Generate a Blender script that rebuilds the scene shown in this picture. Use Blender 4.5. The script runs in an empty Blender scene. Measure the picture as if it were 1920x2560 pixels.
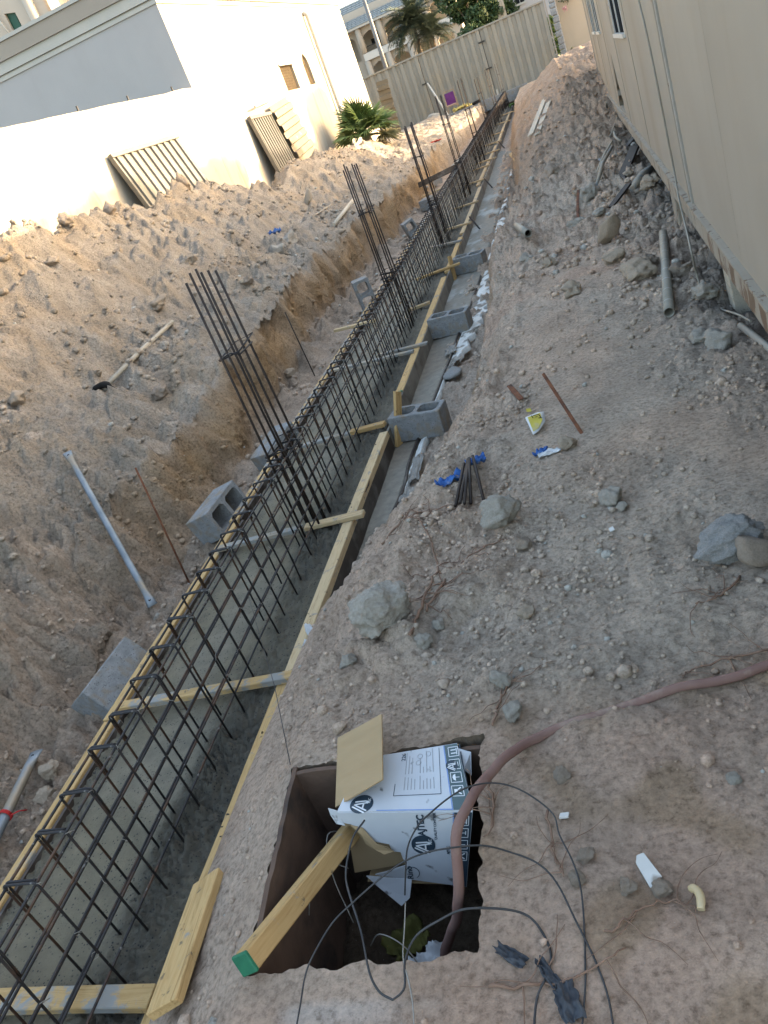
import bpy, bmesh, math, random
import numpy as np
from mathutils import Vector, Matrix, Euler, noise as mnoise

rnd = random.Random(7)
RNG = np.random.default_rng(11)
scn = bpy.context.scene
COL = scn.collection
PI = math.pi

# ------------------------------------------------------------------ camera
cam_d = bpy.data.cameras.new('camera')
cam = bpy.data.objects.new('camera', cam_d)
COL.objects.link(cam)
_ya, _pi, _ro = math.radians(-19.96844), math.radians(-24.92182), math.radians(-22.71006)
_f = Vector((math.sin(_ya) * math.cos(_pi), math.cos(_ya) * math.cos(_pi), math.sin(_pi)))
_r0 = Vector((math.cos(_ya), -math.sin(_ya), 0))
_u0 = _r0.cross(_f)
_r = math.cos(_ro) * _r0 + math.sin(_ro) * _u0
_u = -math.sin(_ro) * _r0 + math.cos(_ro) * _u0
cam.matrix_world = Matrix(((_r.x, _u.x, -_f.x, 0.0), (_r.y, _u.y, -_f.y, 0.0), (_r.z, _u.z, -_f.z, 2.1), (0, 0, 0, 1)))
cam_d.sensor_fit = 'HORIZONTAL'
cam_d.sensor_width = 36.0
cam_d.lens = 36.0 * 2000.0 / 1920.0
cam_d.clip_start = 0.05
cam_d.clip_end = 3000.0
scn.camera = cam

# ------------------------------------------------------------------ sky and sun
SUN_EL, SUN_ROT = math.radians(10.0), math.radians(70.0)
world = bpy.data.worlds.new('World')
scn.world = world
world.use_nodes = True
wn = world.node_tree.nodes
wl = world.node_tree.links
for n in list(wn):
    wn.remove(n)
wo = wn.new('ShaderNodeOutputWorld')
wb = wn.new('ShaderNodeBackground')
ws = wn.new('ShaderNodeTexSky')
ws.sky_type = 'NISHITA'
ws.sun_disc = False
ws.sun_elevation = SUN_EL
ws.sun_rotation = SUN_ROT
ws.air_density = 1.0
ws.dust_density = 4.0
ws.ozone_density = 0.35
wb.inputs['Strength'].default_value = 0.15
wl.new(ws.outputs[0], wb.inputs[0])
wl.new(wb.outputs[0], wo.inputs[0])

sun_d = bpy.data.lights.new('sun', 'SUN')
sun_d.energy = 2.0
sun_d.angle = math.radians(0.6)
sun_d.color = (1.0, 0.80, 0.56)
sun = bpy.data.objects.new('sun', sun_d)
COL.objects.link(sun)
_s = Vector((math.sin(SUN_ROT) * math.cos(SUN_EL), math.cos(SUN_ROT) * math.cos(SUN_EL), math.sin(SUN_EL)))
sun.rotation_euler = _s.to_track_quat('Z', 'Y').to_euler()
sun.location = (20, 10, 30)

scn.view_settings.view_transform = 'Standard'
scn.view_settings.look = 'None'
scn.view_settings.gamma = 1.0
scn.view_settings.exposure = 3.0
scn.view_settings.use_curve_mapping = False
scn.render.engine = 'CYCLES'
scn.cycles.max_bounces = 4
scn.cycles.diffuse_bounces = 2
scn.cycles.glossy_bounces = 2
scn.cycles.transmission_bounces = 2
scn.cycles.use_denoising = True

# ------------------------------------------------------------------ helpers
class MB:
    """collects shapes for ONE mesh object"""
    def __init__(self):
        self.v, self.f, self.m, self.s = [], [], [], []
    def add(self, vs, fs, mi=0, smooth=False):
        b = len(self.v)
        self.v.extend(tuple(p) for p in vs)
        for f in fs:
            self.f.append(tuple(i + b for i in f))
            self.m.append(mi)
            self.s.append(smooth)
    def box(self, lo, hi, mi=0, M=None):
        x0, y0, z0 = lo
        x1, y1, z1 = hi
        vs = [Vector(p) for p in ((x0, y0, z0), (x1, y0, z0), (x1, y1, z0), (x0, y1, z0), (x0, y0, z1), (x1, y0, z1), (x1, y1, z1), (x0, y1, z1))]
        if M is not None:
            vs = [M @ p for p in vs]
        self.add(vs, [(0, 3, 2, 1), (4, 5, 6, 7), (0, 1, 5, 4), (1, 2, 6, 5), (2, 3, 7, 6), (3, 0, 4, 7)], mi)
    def beam(self, a, b, w, h, up=(0, 0, 1), mi=0):
        self.box((-w / 2, 0, -h / 2), (w / 2, (Vector(b) - Vector(a)).length, h / 2), mi, frame(a, b, up))
    def tube(self, pts, r, n=6, mi=0, caps=True, smooth=True):
        pts = [Vector(p) for p in pts]
        k = len(pts)
        rr = r if isinstance(r, (list, tuple)) else [r] * k
        tang = []
        for i in range(k):
            t = pts[min(i + 1, k - 1)] - pts[max(i - 1, 0)]
            tang.append(t.normalized() if t.length > 1e-9 else Vector((0, 0, 1)))
        ref = Vector((0, 0, 1)) if abs(tang[0].z) < 0.9 else Vector((1, 0, 0))
        nrm = tang[0].cross(ref).normalized()
        vs = []
        for i in range(k):
            nrm = (nrm - tang[i] * nrm.dot(tang[i]))
            nrm = nrm.normalized() if nrm.length > 1e-6 else tang[i].orthogonal().normalized()
            bi = tang[i].cross(nrm)
            for j in range(n):
                a = 2 * PI * j / n
                vs.append(pts[i] + (nrm * math.cos(a) + bi * math.sin(a)) * rr[i])
        fs = []
        for i in range(k - 1):
            for j in range(n):
                j2 = (j + 1) % n
                fs.append((i * n + j, i * n + j2, (i + 1) * n + j2, (i + 1) * n + j))
        self.add(vs, fs, mi, smooth)
        if caps:
            b = len(self.v) - len(vs)
            self.f.append(tuple(b + j for j in reversed(range(n)))); self.m.append(mi); self.s.append(False)
            self.f.append(tuple(b + (k - 1) * n + j for j in range(n))); self.m.append(mi); self.s.append(False)
    def build(self, name, mats=None, parent=None, loc=None, M=None, bevel=0.0):
        me = bpy.data.meshes.new(name)
        me.from_pydata(self.v, [], self.f)
        if mats is not None:
            for m in (mats if isinstance(mats, (list, tuple)) else [mats]):
                me.materials.append(m)
        if self.m:
            me.polygons.foreach_set('material_index', self.m)
            me.polygons.foreach_set('use_smooth', self.s)
        if bevel:
            bm = bmesh.new(); bm.from_mesh(me)
            bmesh.ops.bevel(bm, geom=list(bm.edges), offset=bevel, segments=1, profile=0.5, affect='EDGES', clamp_overlap=True)
            bm.to_mesh(me); bm.free()
        me.update()
        o = bpy.data.objects.new(name, me)
        COL.objects.link(o)
        if M is not None:
            o.matrix_world = M
        if loc is not None:
            o.location = loc
        if parent is not None:
            o.parent = parent
        return o

def frame(a, b, up=(0, 0, 1)):
    """matrix at a, local Y to b, local Z near up"""
    a, b = Vector(a), Vector(b)
    y = (b - a).normalized()
    u = Vector(up)
    x = y.cross(u)
    if x.length < 1e-5:
        x = Vector((1, 0, 0))
    x.normalize()
    z = x.cross(y)
    return Matrix(((x.x, y.x, z.x, a.x), (x.y, y.y, z.y, a.y), (x.z, y.z, z.z, a.z), (0, 0, 0, 1)))

def tag(o, label=None, cat=None, group=None, kind=None):
    if label: o['label'] = label
    if cat: o['category'] = cat
    if group: o['group'] = group
    if kind: o['kind'] = kind
    return o

def empty(name, loc=(0, 0, 0), rz=0.0):
    o = bpy.data.objects.new(name, None)
    o.empty_display_size = 0.1
    COL.objects.link(o)
    o.location = loc
    o.rotation_euler = (0, 0, rz)
    return o

def copy_tree(o, parent=None):
    c = o.copy()
    COL.objects.link(c)
    if parent is not None:
        c.parent = parent
    for ch in list(o.children):
        copy_tree(ch, c)
    return c

def catmull(pts, n=8):
    pts = [Vector(p) for p in pts]
    P = [pts[0] * 2 - pts[1]] + pts + [pts[-1] * 2 - pts[-2]]
    out = []
    for i in range(1, len(P) - 2):
        p0, p1, p2, p3 = P[i - 1], P[i], P[i + 1], P[i + 2]
        for k in range(n):
            t = k / n
            out.append(0.5 * ((2 * p1) + (p2 - p0) * t + (2 * p0 - 5 * p1 + 4 * p2 - p3) * t * t + (3 * p1 - p0 - 3 * p2 + p3) * t ** 3))
    out.append(pts[-1])
    return out

# ------------------------------------------------------------------ materials
def nmat(name):
    m = bpy.data.materials.new(name)
    m.use_nodes = True
    nt = m.node_tree
    for n in list(nt.nodes):
        nt.nodes.remove(n)
    out = nt.nodes.new('ShaderNodeOutputMaterial')
    b = nt.nodes.new('ShaderNodeBsdfPrincipled')
    nt.links.new(b.outputs[0], out.inputs[0])
    return m, nt, b

def N(nt, t, **kw):
    n = nt.nodes.new(t)
    for k, v in kw.items():
        if k in n.inputs:
            n.inputs[k].default_value = v
        else:
            setattr(n, k, v)
    return n

def coord(nt, scale=(1, 1, 1), kind='Object'):
    tc = nt.nodes.new('ShaderNodeTexCoord')
    mp = nt.nodes.new('ShaderNodeMapping')
    mp.inputs['Scale'].default_value = scale
    nt.links.new(tc.outputs[kind], mp.inputs['Vector'])
    return mp.outputs[0]

def noise_n(nt, vec, scale, detail=4, rough=0.55, dist=0.0):
    n = nt.nodes.new('ShaderNodeTexNoise')
    n.inputs['Scale'].default_value = scale
    n.inputs['Detail'].default_value = detail
    n.inputs['Roughness'].default_value = rough
    n.inputs['Distortion'].default_value = dist
    nt.links.new(vec, n.inputs['Vector'])
    return n.outputs[0]

def ramp(nt, fac, stops):
    r = nt.nodes.new('ShaderNodeValToRGB')
    els = r.color_ramp.elements
    while len(els) < len(stops):
        els.new(0.5)
    for e, (p, c) in zip(els, stops):
        e.position = p
        e.color = (c[0], c[1], c[2], 1) if len(c) == 3 else c
    nt.links.new(fac, r.inputs[0])
    return r.outputs[0]

def mixc(nt, fac, a, b, mode='MIX'):
    m = nt.nodes.new('ShaderNodeMix')
    m.data_type = 'RGBA'
    m.blend_type = mode
    for s, v in ((0, fac), (6, a), (7, b)):
        if hasattr(v, 'is_output'):
            nt.links.new(v, m.inputs[s])
        else:
            m.inputs[s].default_value = v if s == 0 else (v[0], v[1], v[2], 1)
    return m.outputs[2]

def bump(nt, b, height, strength=0.4, dist=0.01, prev=None):
    n = nt.nodes.new('ShaderNodeBump')
    n.inputs['Strength'].default_value = strength
    n.inputs['Distance'].default_value = dist
    nt.links.new(height, n.inputs['Height'])
    if prev is not None:
        nt.links.new(prev, n.inputs['Normal'])
    nt.links.new(n.outputs[0], b.inputs['Normal'])
    return n.outputs[0]

def simple(name, c1, c2, scale=8, rough=0.8, metal=0.0, bmp=0.2, bscale=60, bdist=0.004, spec=0.3, stretch=(1, 1, 1), kind='Object', c3=None, spots=None):
    m, nt, b = nmat(name)
    v = coord(nt, stretch, kind)
    col = ramp(nt, noise_n(nt, v, scale, 5, 0.6), [(0.3, c1), (0.7, c2)])
    if c3 is not None:
        col = mixc(nt, ramp(nt, noise_n(nt, v, scale * 0.35, 6, 0.65, 0.4), [(0.5, (0, 0, 0)), (0.62, (1, 1, 1))]), col, c3)
    if spots is not None:
        col = mixc(nt, ramp(nt, noise_n(nt, v, spots[1], 3, 0.5), [(spots[2], (0, 0, 0)), (spots[2] + 0.06, (1, 1, 1))]), col, spots[0])
    nt.links.new(col, b.inputs['Base Color'])
    b.inputs['Roughness'].default_value = rough
    b.inputs['Metallic'].default_value = metal
    b.inputs['Specular IOR Level'].default_value = spec
    if bmp:
        bump(nt, b, noise_n(nt, v, bscale, 4, 0.6), bmp, bdist)
    return m

M = {}
def noise_col(nt, vec, scale):
    n = nt.nodes.new('ShaderNodeTexNoise')
    n.inputs['Scale'].default_value = scale; n.inputs['Detail'].default_value = 2
    nt.links.new(vec, n.inputs['Vector'])
    return n.outputs[1]
def mixv(nt, a, b, f):
    s = nt.nodes.new('ShaderNodeVectorMath'); s.operation = 'SCALE'; s.inputs['Scale'].default_value = f
    nt.links.new(b, s.inputs[0])
    d = nt.nodes.new('ShaderNodeVectorMath'); d.operation = 'ADD'
    nt.links.new(a, d.inputs[0]); nt.links.new(s.outputs[0], d.inputs[1])
    return d.outputs[0]
# soil: tone comes from a colour attribute (kinds of soil), grain from noise
def soil_mat(name, grain=1.0):
    m, nt, b = nmat(name)
    at = nt.nodes.new('ShaderNodeAttribute')
    at.attribute_name = 'tone'
    v = coord(nt)
    n1 = noise_n(nt, v, 3.5, 8, 0.65, 0.3)
    c = mixc(nt, 1.0, at.outputs[0], ramp(nt, n1, [(0.28, (0.80, 0.78, 0.76)), (0.5, (1, 1, 1)), (0.74, (1.22, 1.21, 1.20))]), 'MULTIPLY')
    n2 = noise_n(nt, v, 55, 5, 0.7)
    c = mixc(nt, 1.0, c, ramp(nt, n2, [(0.30, (0.52, 0.50, 0.48)), (0.48, (1, 1, 1)), (0.72, (1.34, 1.34, 1.34))]), 'MULTIPLY')
    n3 = noise_n(nt, v, 190, 2, 0.6)
    c = mixc(nt, ramp(nt, n3, [(0.70, (0, 0, 0)), (0.76, (0.7, 0.7, 0.7))]), c, (0.50, 0.47, 0.42))
    nt.links.new(c, b.inputs['Base Color'])
    b.inputs['Roughness'].default_value = 0.95
    b.inputs['Specular IOR Level'].default_value = 0.15
    vo = nt.nodes.new('ShaderNodeTexVoronoi'); vo.feature = 'SMOOTH_F1'
    vo.inputs['Scale'].default_value = 62; vo.inputs['Randomness'].default_value = 1.0
    nt.links.new(mixv(nt, v, noise_col(nt, v, 20), .03), vo.inputs['Vector'])
    inv = nt.nodes.new('ShaderNodeMath'); inv.operation = 'SUBTRACT'; inv.inputs[0].default_value = 1.0
    nt.links.new(vo.outputs['Distance'], inv.inputs[1])
    gate = nt.nodes.new('ShaderNodeMath'); gate.operation = 'MULTIPLY'
    nt.links.new(inv.outputs[0], gate.inputs[0])
    nt.links.new(ramp(nt, noise_n(nt, v, 5, 4, .6), [(.42, (0.1, 0.1, 0.1)), (.58, (1, 1, 1))]), gate.inputs[1])
    p = bump(nt, b, noise_n(nt, v, 28, 8, 0.78, 0.2), 1.0 * grain, 0.030)
    p = bump(nt, b, gate.outputs[0], 0.8 * grain, 0.014, p)
    p = bump(nt, b, noise_n(nt, v, 120, 5, 0.75), 1.0 * grain, 0.010, p)
    return m
M['soil'] = soil_mat('soil')
M['clod'] = soil_mat('soil_clod', 0.7)

def wet_concrete():
    m, nt, b = nmat('wet_concrete')
    v = coord(nt)
    at = nt.nodes.new('ShaderNodeAttribute')
    at.attribute_name = 'tone'
    c = mixc(nt, 1.0, at.outputs[0], ramp(nt, noise_n(nt, v, 9, 6, 0.65), [(0.3, (0.75, 0.76, 0.76)), (0.7, (1.2, 1.18, 1.14))]), 'MULTIPLY')
    vo = nt.nodes.new('ShaderNodeTexVoronoi')
    vo.inputs['Scale'].default_value = 75
    nt.links.new(v, vo.inputs['Vector'])
    pit = mixc(nt, 1.0, ramp(nt, vo.outputs['Distance'], [(0.16, (1, 1, 1)), (0.34, (0, 0, 0))]), ramp(nt, noise_n(nt, v, 26, 3, 0.65), [(0.47, (0, 0, 0)), (0.56, (1, 1, 1))]), 'MULTIPLY')
    c = mixc(nt, pit, c, (0.028, 0.03, 0.033))
    nt.links.new(c, b.inputs['Base Color'])
    b.inputs['Roughness'].default_value = 0.8
    b.inputs['Specular IOR Level'].default_value = 0.2
    p = bump(nt, b, vo.outputs['Distance'], 0.35, 0.004)
    bump(nt, b, noise_n(nt, v, 100, 6, 0.78), 1.0, 0.010, p)
    return m
M['wet_concrete'] = wet_concrete()

def timber(name, ca, cb, mortar=0.0, dark=None):
    m, nt, b = nmat(name)
    v = coord(nt, (14, 1.1, 14))
    oi = nt.nodes.new('ShaderNodeObjectInfo')
    g = noise_n(nt, v, 3.0, 6, 0.6, 1.2)
    c = ramp(nt, g, [(0.30, ca), (0.52, cb), (0.72, tuple(x * 0.8 for x in ca))])
    c = mixc(nt, 1.0, c, ramp(nt, oi.outputs['Random'], [(0.0, (0.82, 0.80, 0.76)), (1.0, (1.08, 1.06, 1.02))]), 'MULTIPLY')
    v2 = coord(nt)
    c = mixc(nt, ramp(nt, noise_n(nt, v2, 26, 4, 0.6), [(0.63, (0, 0, 0)), (0.70, (0.8, 0.8, 0.8))]), c, (0.10, 0.085, 0.06))
    if mortar:
        c = mixc(nt, ramp(nt, noise_n(nt, v2, 5.5, 7, 0.7, 0.5), [(0.62 - 0.16 * mortar, (0, 0, 0)), (0.68 - 0.16 * mortar, (0.95, 0.95, 0.95))]), c, (0.22, 0.225, 0.22))
    nt.links.new(c, b.inputs['Base Color'])
    b.inputs['Roughness'].default_value = 0.75
    b.inputs['Specular IOR Level'].default_value = 0.25
    p = bump(nt, b, g, 0.3, 0.004)
    bump(nt, b, noise_n(nt, v2, 90, 4, 0.7), 0.3, 0.003, p)
    return m
M['timber'] = timber('yellow_timber', (0.36, 0.225, 0.092), (0.49, 0.335, 0.158), 0.25)
M['timber_pale'] = timber('pale_timber', (0.39, 0.28, 0.15), (0.50, 0.39, 0.245), 0.35)
M['timber_mortar'] = timber('mortar_smeared_timber', (0.35, 0.22, 0.09), (0.47, 0.325, 0.155), 0.85)
M['timber_grey'] = timber('grey_timber', (0.26, 0.22, 0.17), (0.36, 0.31, 0.25), 0.9)
M['timber_old'] = timber('weathered_board', (0.34, 0.31, 0.26), (0.44, 0.40, 0.34), 0.2)
M['plywood'] = simple('dark_film_plywood', (0.030, 0.022, 0.018), (0.060, 0.046, 0.038), 6, 0.55, 0, 0.15, 80, c3=(0.12, 0.11, 0.10))
M['plywood_far'] = simple('mortar_stained_plywood', (0.16, 0.145, 0.12), (0.22, 0.20, 0.17), 5, 0.8, 0, 0.2, 70, c3=(0.10, 0.085, 0.07))
M['green_paint'] = simple('green_end_paint', (0.01, 0.10, 0.055), (0.02, 0.15, 0.08), 30, 0.6)
M['rebar'] = simple('dark_rebar_steel', (0.016, 0.016, 0.019), (0.040, 0.038, 0.040), 14, 0.62, 0.35, 0.5, 120, 0.002, 0.4, c3=(0.095, 0.055, 0.036), spots=((0.17, 0.165, 0.155), 34, 0.66))
M['rebar_brown'] = simple('brown_rebar_steel', (0.022, 0.016, 0.014), (0.050, 0.036, 0.030), 14, 0.6, 0.3, 0.5, 120, 0.002, 0.4)
M['tie_wire'] = simple('tie_wire', (0.20, 0.19, 0.17), (0.32, 0.30, 0.27), 30, 0.5, 0.3)
M['rust'] = simple('rusted_iron', (0.10, 0.035, 0.018), (0.20, 0.085, 0.045), 18, 0.9, 0, 0.6, 60, 0.004, c3=(0.05, 0.03, 0.025))
M['galv'] = simple('galvanised_steel', (0.15, 0.175, 0.20), (0.25, 0.275, 0.30), 7, 0.5, 0.4, 0.1, 60, c3=(0.26, 0.22, 0.17))
M['pvc'] = simple('grey_pvc', (0.20, 0.185, 0.155), (0.27, 0.25, 0.21), 9, 0.55, 0, 0.1)
M['pvc_bore_shade'] = simple('pipe_bore_shade', (0.02, 0.018, 0.015), (0.04, 0.035, 0.03), 9, 0.9)
M['cmu'] = simple('grey_concrete_block', (0.19, 0.195, 0.20), (0.27, 0.275, 0.278), 26, 0.92, 0, 0.9, 110, 0.009, 0.2, spots=((0.12, 0.12, 0.12), 95, 0.62), c3=(0.235, 0.20, 0.16))
M['rubble'] = simple('concrete_rubble', (0.25, 0.245, 0.24), (0.38, 0.375, 0.365), 16, 0.95, 0, 0.8, 70, 0.01, 0.2, spots=((0.12, 0.12, 0.125), 40, 0.62))
M['stone'] = simple('grey_stone', (0.31, 0.28, 0.24), (0.43, 0.395, 0.345), 11, 0.95, 0, 0.8, 55, 0.01, 0.2)
M['stone_tan'] = simple('tan_stone', (0.30, 0.24, 0.18), (0.40, 0.33, 0.26), 9, 0.95, 0, 0.7, 55, 0.01, 0.2)
M['stone_brown'] = simple('brown_clod_stone', (0.27, 0.215, 0.17), (0.37, 0.305, 0.245), 12, 0.97, 0, 0.8, 60, 0.01, 0.2)

# ------------------------------------------------------------------ terrain
_YA = np.array([-50, 8, 12.15, 16.5, 21.6, 27, 33.3, 42.3, 100.0])
_YR = np.array([1, 1, .988, .97, .926, .889, .84, .757, .757])
def ratio(y):
    return np.interp(y, _YA, _YR)
def W(x, y, z):
    """the strip gently bends and rises towards its far end"""
    r = float(ratio(y))
    return Vector((x * r, y * r, 2.1 - (2.1 - z) * r))

KN = [
 [(-3, -12, 1.0), (58, -12, .65)],
 [(-3, -8.6, 1.2), (7, -7.2, 1.3), (10.75, -6.9, 1.4), (15.8, -6.1, 1.2), (27.5, -5.6, 1.1), (58, -5.6, .65)],
 [(-3, -5.6, 2.1), (2, -5.5, 2.25), (7.5, -5.4, 2.32), (8.3, -5.4, 2.30), (9.5, -5.4, 2.23), (10.1, -5.4, 2.32), (10.9, -5.4, 2.24), (12.3, -5.35, 2.2), (13.5, -5.25, 1.98), (15.2, -5.1, 1.5), (15.9, -5.0, 1.62), (16.5, -5.0, 1.85), (19, -4.85, 1.74), (23, -4.8, 1.5), (26, -4.75, 1.22), (30, -4.7, .95), (40, -4.7, .72), (58, -4.7, .65)],
 [(-3, -4.2, 1.05), (4, -4.2, 1.08), (6, -4.2, 1.05), (12, -4.25, 1.15), (14, -4.2, .92), (15.5, -4.2, .88), (18, -4.2, 1.2), (23, -4.15, 1.1), (30, -3.9, .8), (40, -3.8, .7), (58, -3.8, .65)],
 [(-3, -3.5, .5), (3.6, -3.5, .5), (4.6, -3.42, .55), (5.3, -3.28, .56), (6.5, -3.3, .64), (8.4, -3.32, .68), (10.5, -3.5, .68), (12.3, -3.5, .70), (15, -3.35, .74), (19, -3.2, .72), (25, -3.2, .70), (41, -3.1, .62), (43.9, -3.1, .68), (58, -3.1, .65)],
 [(-3, -3.1, .06), (2.3, -3.12, .05), (3.3, -3.08, .05), (4.4, -3.04, .05), (5.7, -3.06, .05), (7.4, -3.2, .05), (8.8, -3.27, .05), (10.5, -3.42, .05), (12.5, -3.4, .05), (15.2, -3.27, .05), (21, -3.1, .05), (43.2, -3.0, .05), (43.9, -3.0, .66), (58, -3.0, .65)],
 [(-3, -2.66, .0), (43.2, -2.66, .0), (43.9, -2.66, .66), (58, -2.6, .65)],
 [(-3, -1.64, -.03), (43.2, -1.64, -.03), (43.9, -1.64, .66), (58, -1.6, .65)],
 [(-3, -1.6, -.02), (3.3, -1.5, -.02), (3.7, -1.43, -.015), (4.34, -1.29, -.015), (4.74, -1.18, -.015), (5.3, -1.07, -.015), (5.8, -1.04, -.015), (7.7, -1.03, -.015), (9.6, -1.1, -.015), (10.9, -.99, -.015), (12.3, -.87, -.015), (13.8, -.83, -.015), (17, -1.0, -.01), (22, -1.2, .03), (43.2, -1.4, .05), (43.9, -1.4, .66), (58, -1.4, .65)],
 [(-3, -1.52, .30), (1.8, -1.53, .31), (2.5, -1.49, .33), (2.9, -1.40, .34), (3.3, -1.33, .32), (3.8, -1.12, .33), (4.2, -1.02, .35), (4.7, -.95, .33), (5.2, -.9, .33), (6.7, -.89, .34), (9.6, -.93, .38), (12, -.76, .4), (14, -.72, .42), (22, -.95, .55), (32, -1.15, .7), (42, -1.15, .68), (58, -1.1, .65)],
 [(-3, -1.12, .53), (1.0, -1.12, .53), (1.63, -1.18, .53), (2.2, -1.18, .53), (3, -1.1, .53), (4, -.8, .52), (6, -.6, .5), (10, -.45, .55), (18, -.35, .88), (24, -.45, 1.12), (32, -.6, .9), (45, -.6, .68), (58, -.5, .65)],
 [(-3, -.55, .55), (1.0, -.55, .55), (1.63, -.58, .55), (2.2, -.58, .55), (4, -.2, .55), (7, .05, .5), (10, .2, .58), (14, .35, .8), (18, .45, 1.1), (21, .4, 1.42), (24, .33, 1.62), (28, .3, 1.5), (33, .2, 1.1), (45, .2, .7), (58, .2, .65)],
 [(-3, .5, .56), (2, .55, .55), (5, .75, .48), (8, .9, .52), (12, 1.0, .68), (16, 1.1, .92), (19, 1.15, 1.1), (24, 1.2, 1.66), (31, 1.2, 1.4), (45, 1.2, .9), (58, 1.2, .65)],
 [(-3, 3.0, .5), (5, 3.0, .42), (12, 3.0, .6), (19, 3.0, 1.0), (24, 3, 1.5), (31, 3, 1.4), (45, 3, .8), (58, 3, .65)],
 [(-3, 9, .5), (58, 9, .65)],
]
KN = [np.array(k, float) for k in KN]
SEG = [5, 40, 95, 70, 52, 40, 3, 40, 46, 40, 64, 92, 64, 8]
PIT_X, PIT_Y, PIT_Z = (-1.18, -.55), (1.0, 1.63), .54

_perm = RNG.permutation(512).astype(np.int64)
_perm = np.concatenate([_perm, _perm, _perm])
_ga = RNG.random(512) * 2 * PI
def perlin(x, y, seed=0):
    x = np.asarray(x, float) + seed * 17.31
    y = np.asarray(y, float) + seed * 9.77
    xi = np.floor(x).astype(np.int64); yi = np.floor(y).astype(np.int64)
    xf = x - xi; yf = y - yi
    u = xf * xf * xf * (xf * (xf * 6 - 15) + 10); v = yf * yf * yf * (yf * (yf * 6 - 15) + 10)
    def g(ix, iy, dx, dy):
        a = _ga[_perm[(_perm[ix & 511] + (iy & 511)) & 1023] & 511]
        return np.cos(a) * dx + np.sin(a) * dy
    n00 = g(xi, yi, xf, yf); n10 = g(xi + 1, yi, xf - 1, yf)
    n01 = g(xi, yi + 1, xf, yf - 1); n11 = g(xi + 1, yi + 1, xf - 1, yf - 1)
    return 1.5 * ((n00 * (1 - u) + n10 * u) * (1 - v) + (n01 * (1 - u) + n11 * u) * v)

def knots(y):
    return (np.stack([np.interp(y, k[:, 0], k[:, 1]) for k in KN]), np.stack([np.interp(y, k[:, 0], k[:, 2]) for k in KN]))

def sstep(a, b, x):
    t = np.clip((x - a) / (b - a), 0, 1)
    return t * t * (3 - 2 * t)

def relief(x, y):
    """lumps of the loose soil, metres"""
    left = 1 - sstep(-3.15, -2.95, x)
    right = sstep(-1.55, -1.35, x)
    floor = (1 - left) * (1 - sstep(-2.7, -2.6, x))
    rough = right * np.clip(.55 * (1 - sstep(-.75, -.3, x)) * sstep(3.8, 5, y) + sstep(.1, .75, x) * sstep(3.5, 5, y) + .75 * sstep(6.0, 9, y) + .5 * (1 - sstep(-.75, -.35, x)) * sstep(1.7, 2.2, y) * (1 - sstep(3.6, 4.5, y)), 0, 1.2)
    big = perlin(x * .9, y * .8, 1)
    med = perlin(x * 3.4, y * 3.0, 2)
    bil = np.abs(perlin(x * 7.5, y * 7.0, 3)) - .3
    fin = np.abs(perlin(x * 17, y * 16, 4)) - .3
    mic = np.abs(perlin(x * 38, y * 36, 5)) - .3
    mic = mic * (1 - sstep(4.5, 9, y)); fin = fin * (1 - sstep(9, 17, y)); bil = bil * (1 - .85 * sstep(16, 28, y)); med = med * (1 - .6 * sstep(25, 40, y))
    fur = perlin(x * 1.6 + y * 3.2, y * 1.1 - x * .4, 6)
    h = left * (.13 * big + .11 * med * (0.6 + .6 * np.abs(big)) + .10 * bil + .036 * fin + .020 * mic + .045 * fur)
    h = h + floor * (.022 * med + .040 * bil + .026 * fin + .014 * mic)
    nl = (1 - sstep(3.6, 5.2, y)) * (1 - sstep(-2.72, -2.62, x))
    h = h + nl * (.05 * med + .05 * bil + .03 * fin + .012 * mic)
    h = h + right * (.028 * big + .016 * med + .014 * bil + .012 * fin + .009 * mic)
    h = h + right * rough * (.075 * med + .100 * bil + .042 * fin + .018 * mic)
    rid = 1 - np.abs(perlin(x * 2.1 + .4 * big, y * 1.9, 7)); rid2 = 1 - np.abs(perlin(x * 4.6, y * 4.2, 8))
    h = h + left * (.11 * (rid * rid - .55) + .05 * (rid2 * rid2 - .55) * (1 - sstep(14, 26, y)))
    comp = sstep(-.28, .22, perlin(x * 1.1 + 3, y * .8, 9) + .35 * perlin(x * 3, y * 2.6, 10))
    h = h - (1 - comp) * right * .8 * (.014 * bil + .012 * fin + .009 * mic) + (1 - comp) * right * .006 * perlin(x * 9, y * 8, 11)
    # calm near the pit rim
    dx = np.maximum(np.maximum(PIT_X[0] - x, x - PIT_X[1]), 0)
    dy = np.maximum(np.maximum(PIT_Y[0] - y, y - PIT_Y[1]), 0)
    d = np.sqrt(dx * dx + dy * dy)
    h = h * (.4 + .6 * sstep(.02, .14, d))
    return h

def gz(x, y):
    xs, zs = knots(np.array([float(y)]))
    return float(np.interp(x, xs[:, 0], zs[:, 0]) + relief(np.array([float(x)]), np.array([float(y)]))[0])
def G(x, y, dz=0.0):
    return W(x, y, gz(x, y) + dz)

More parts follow.
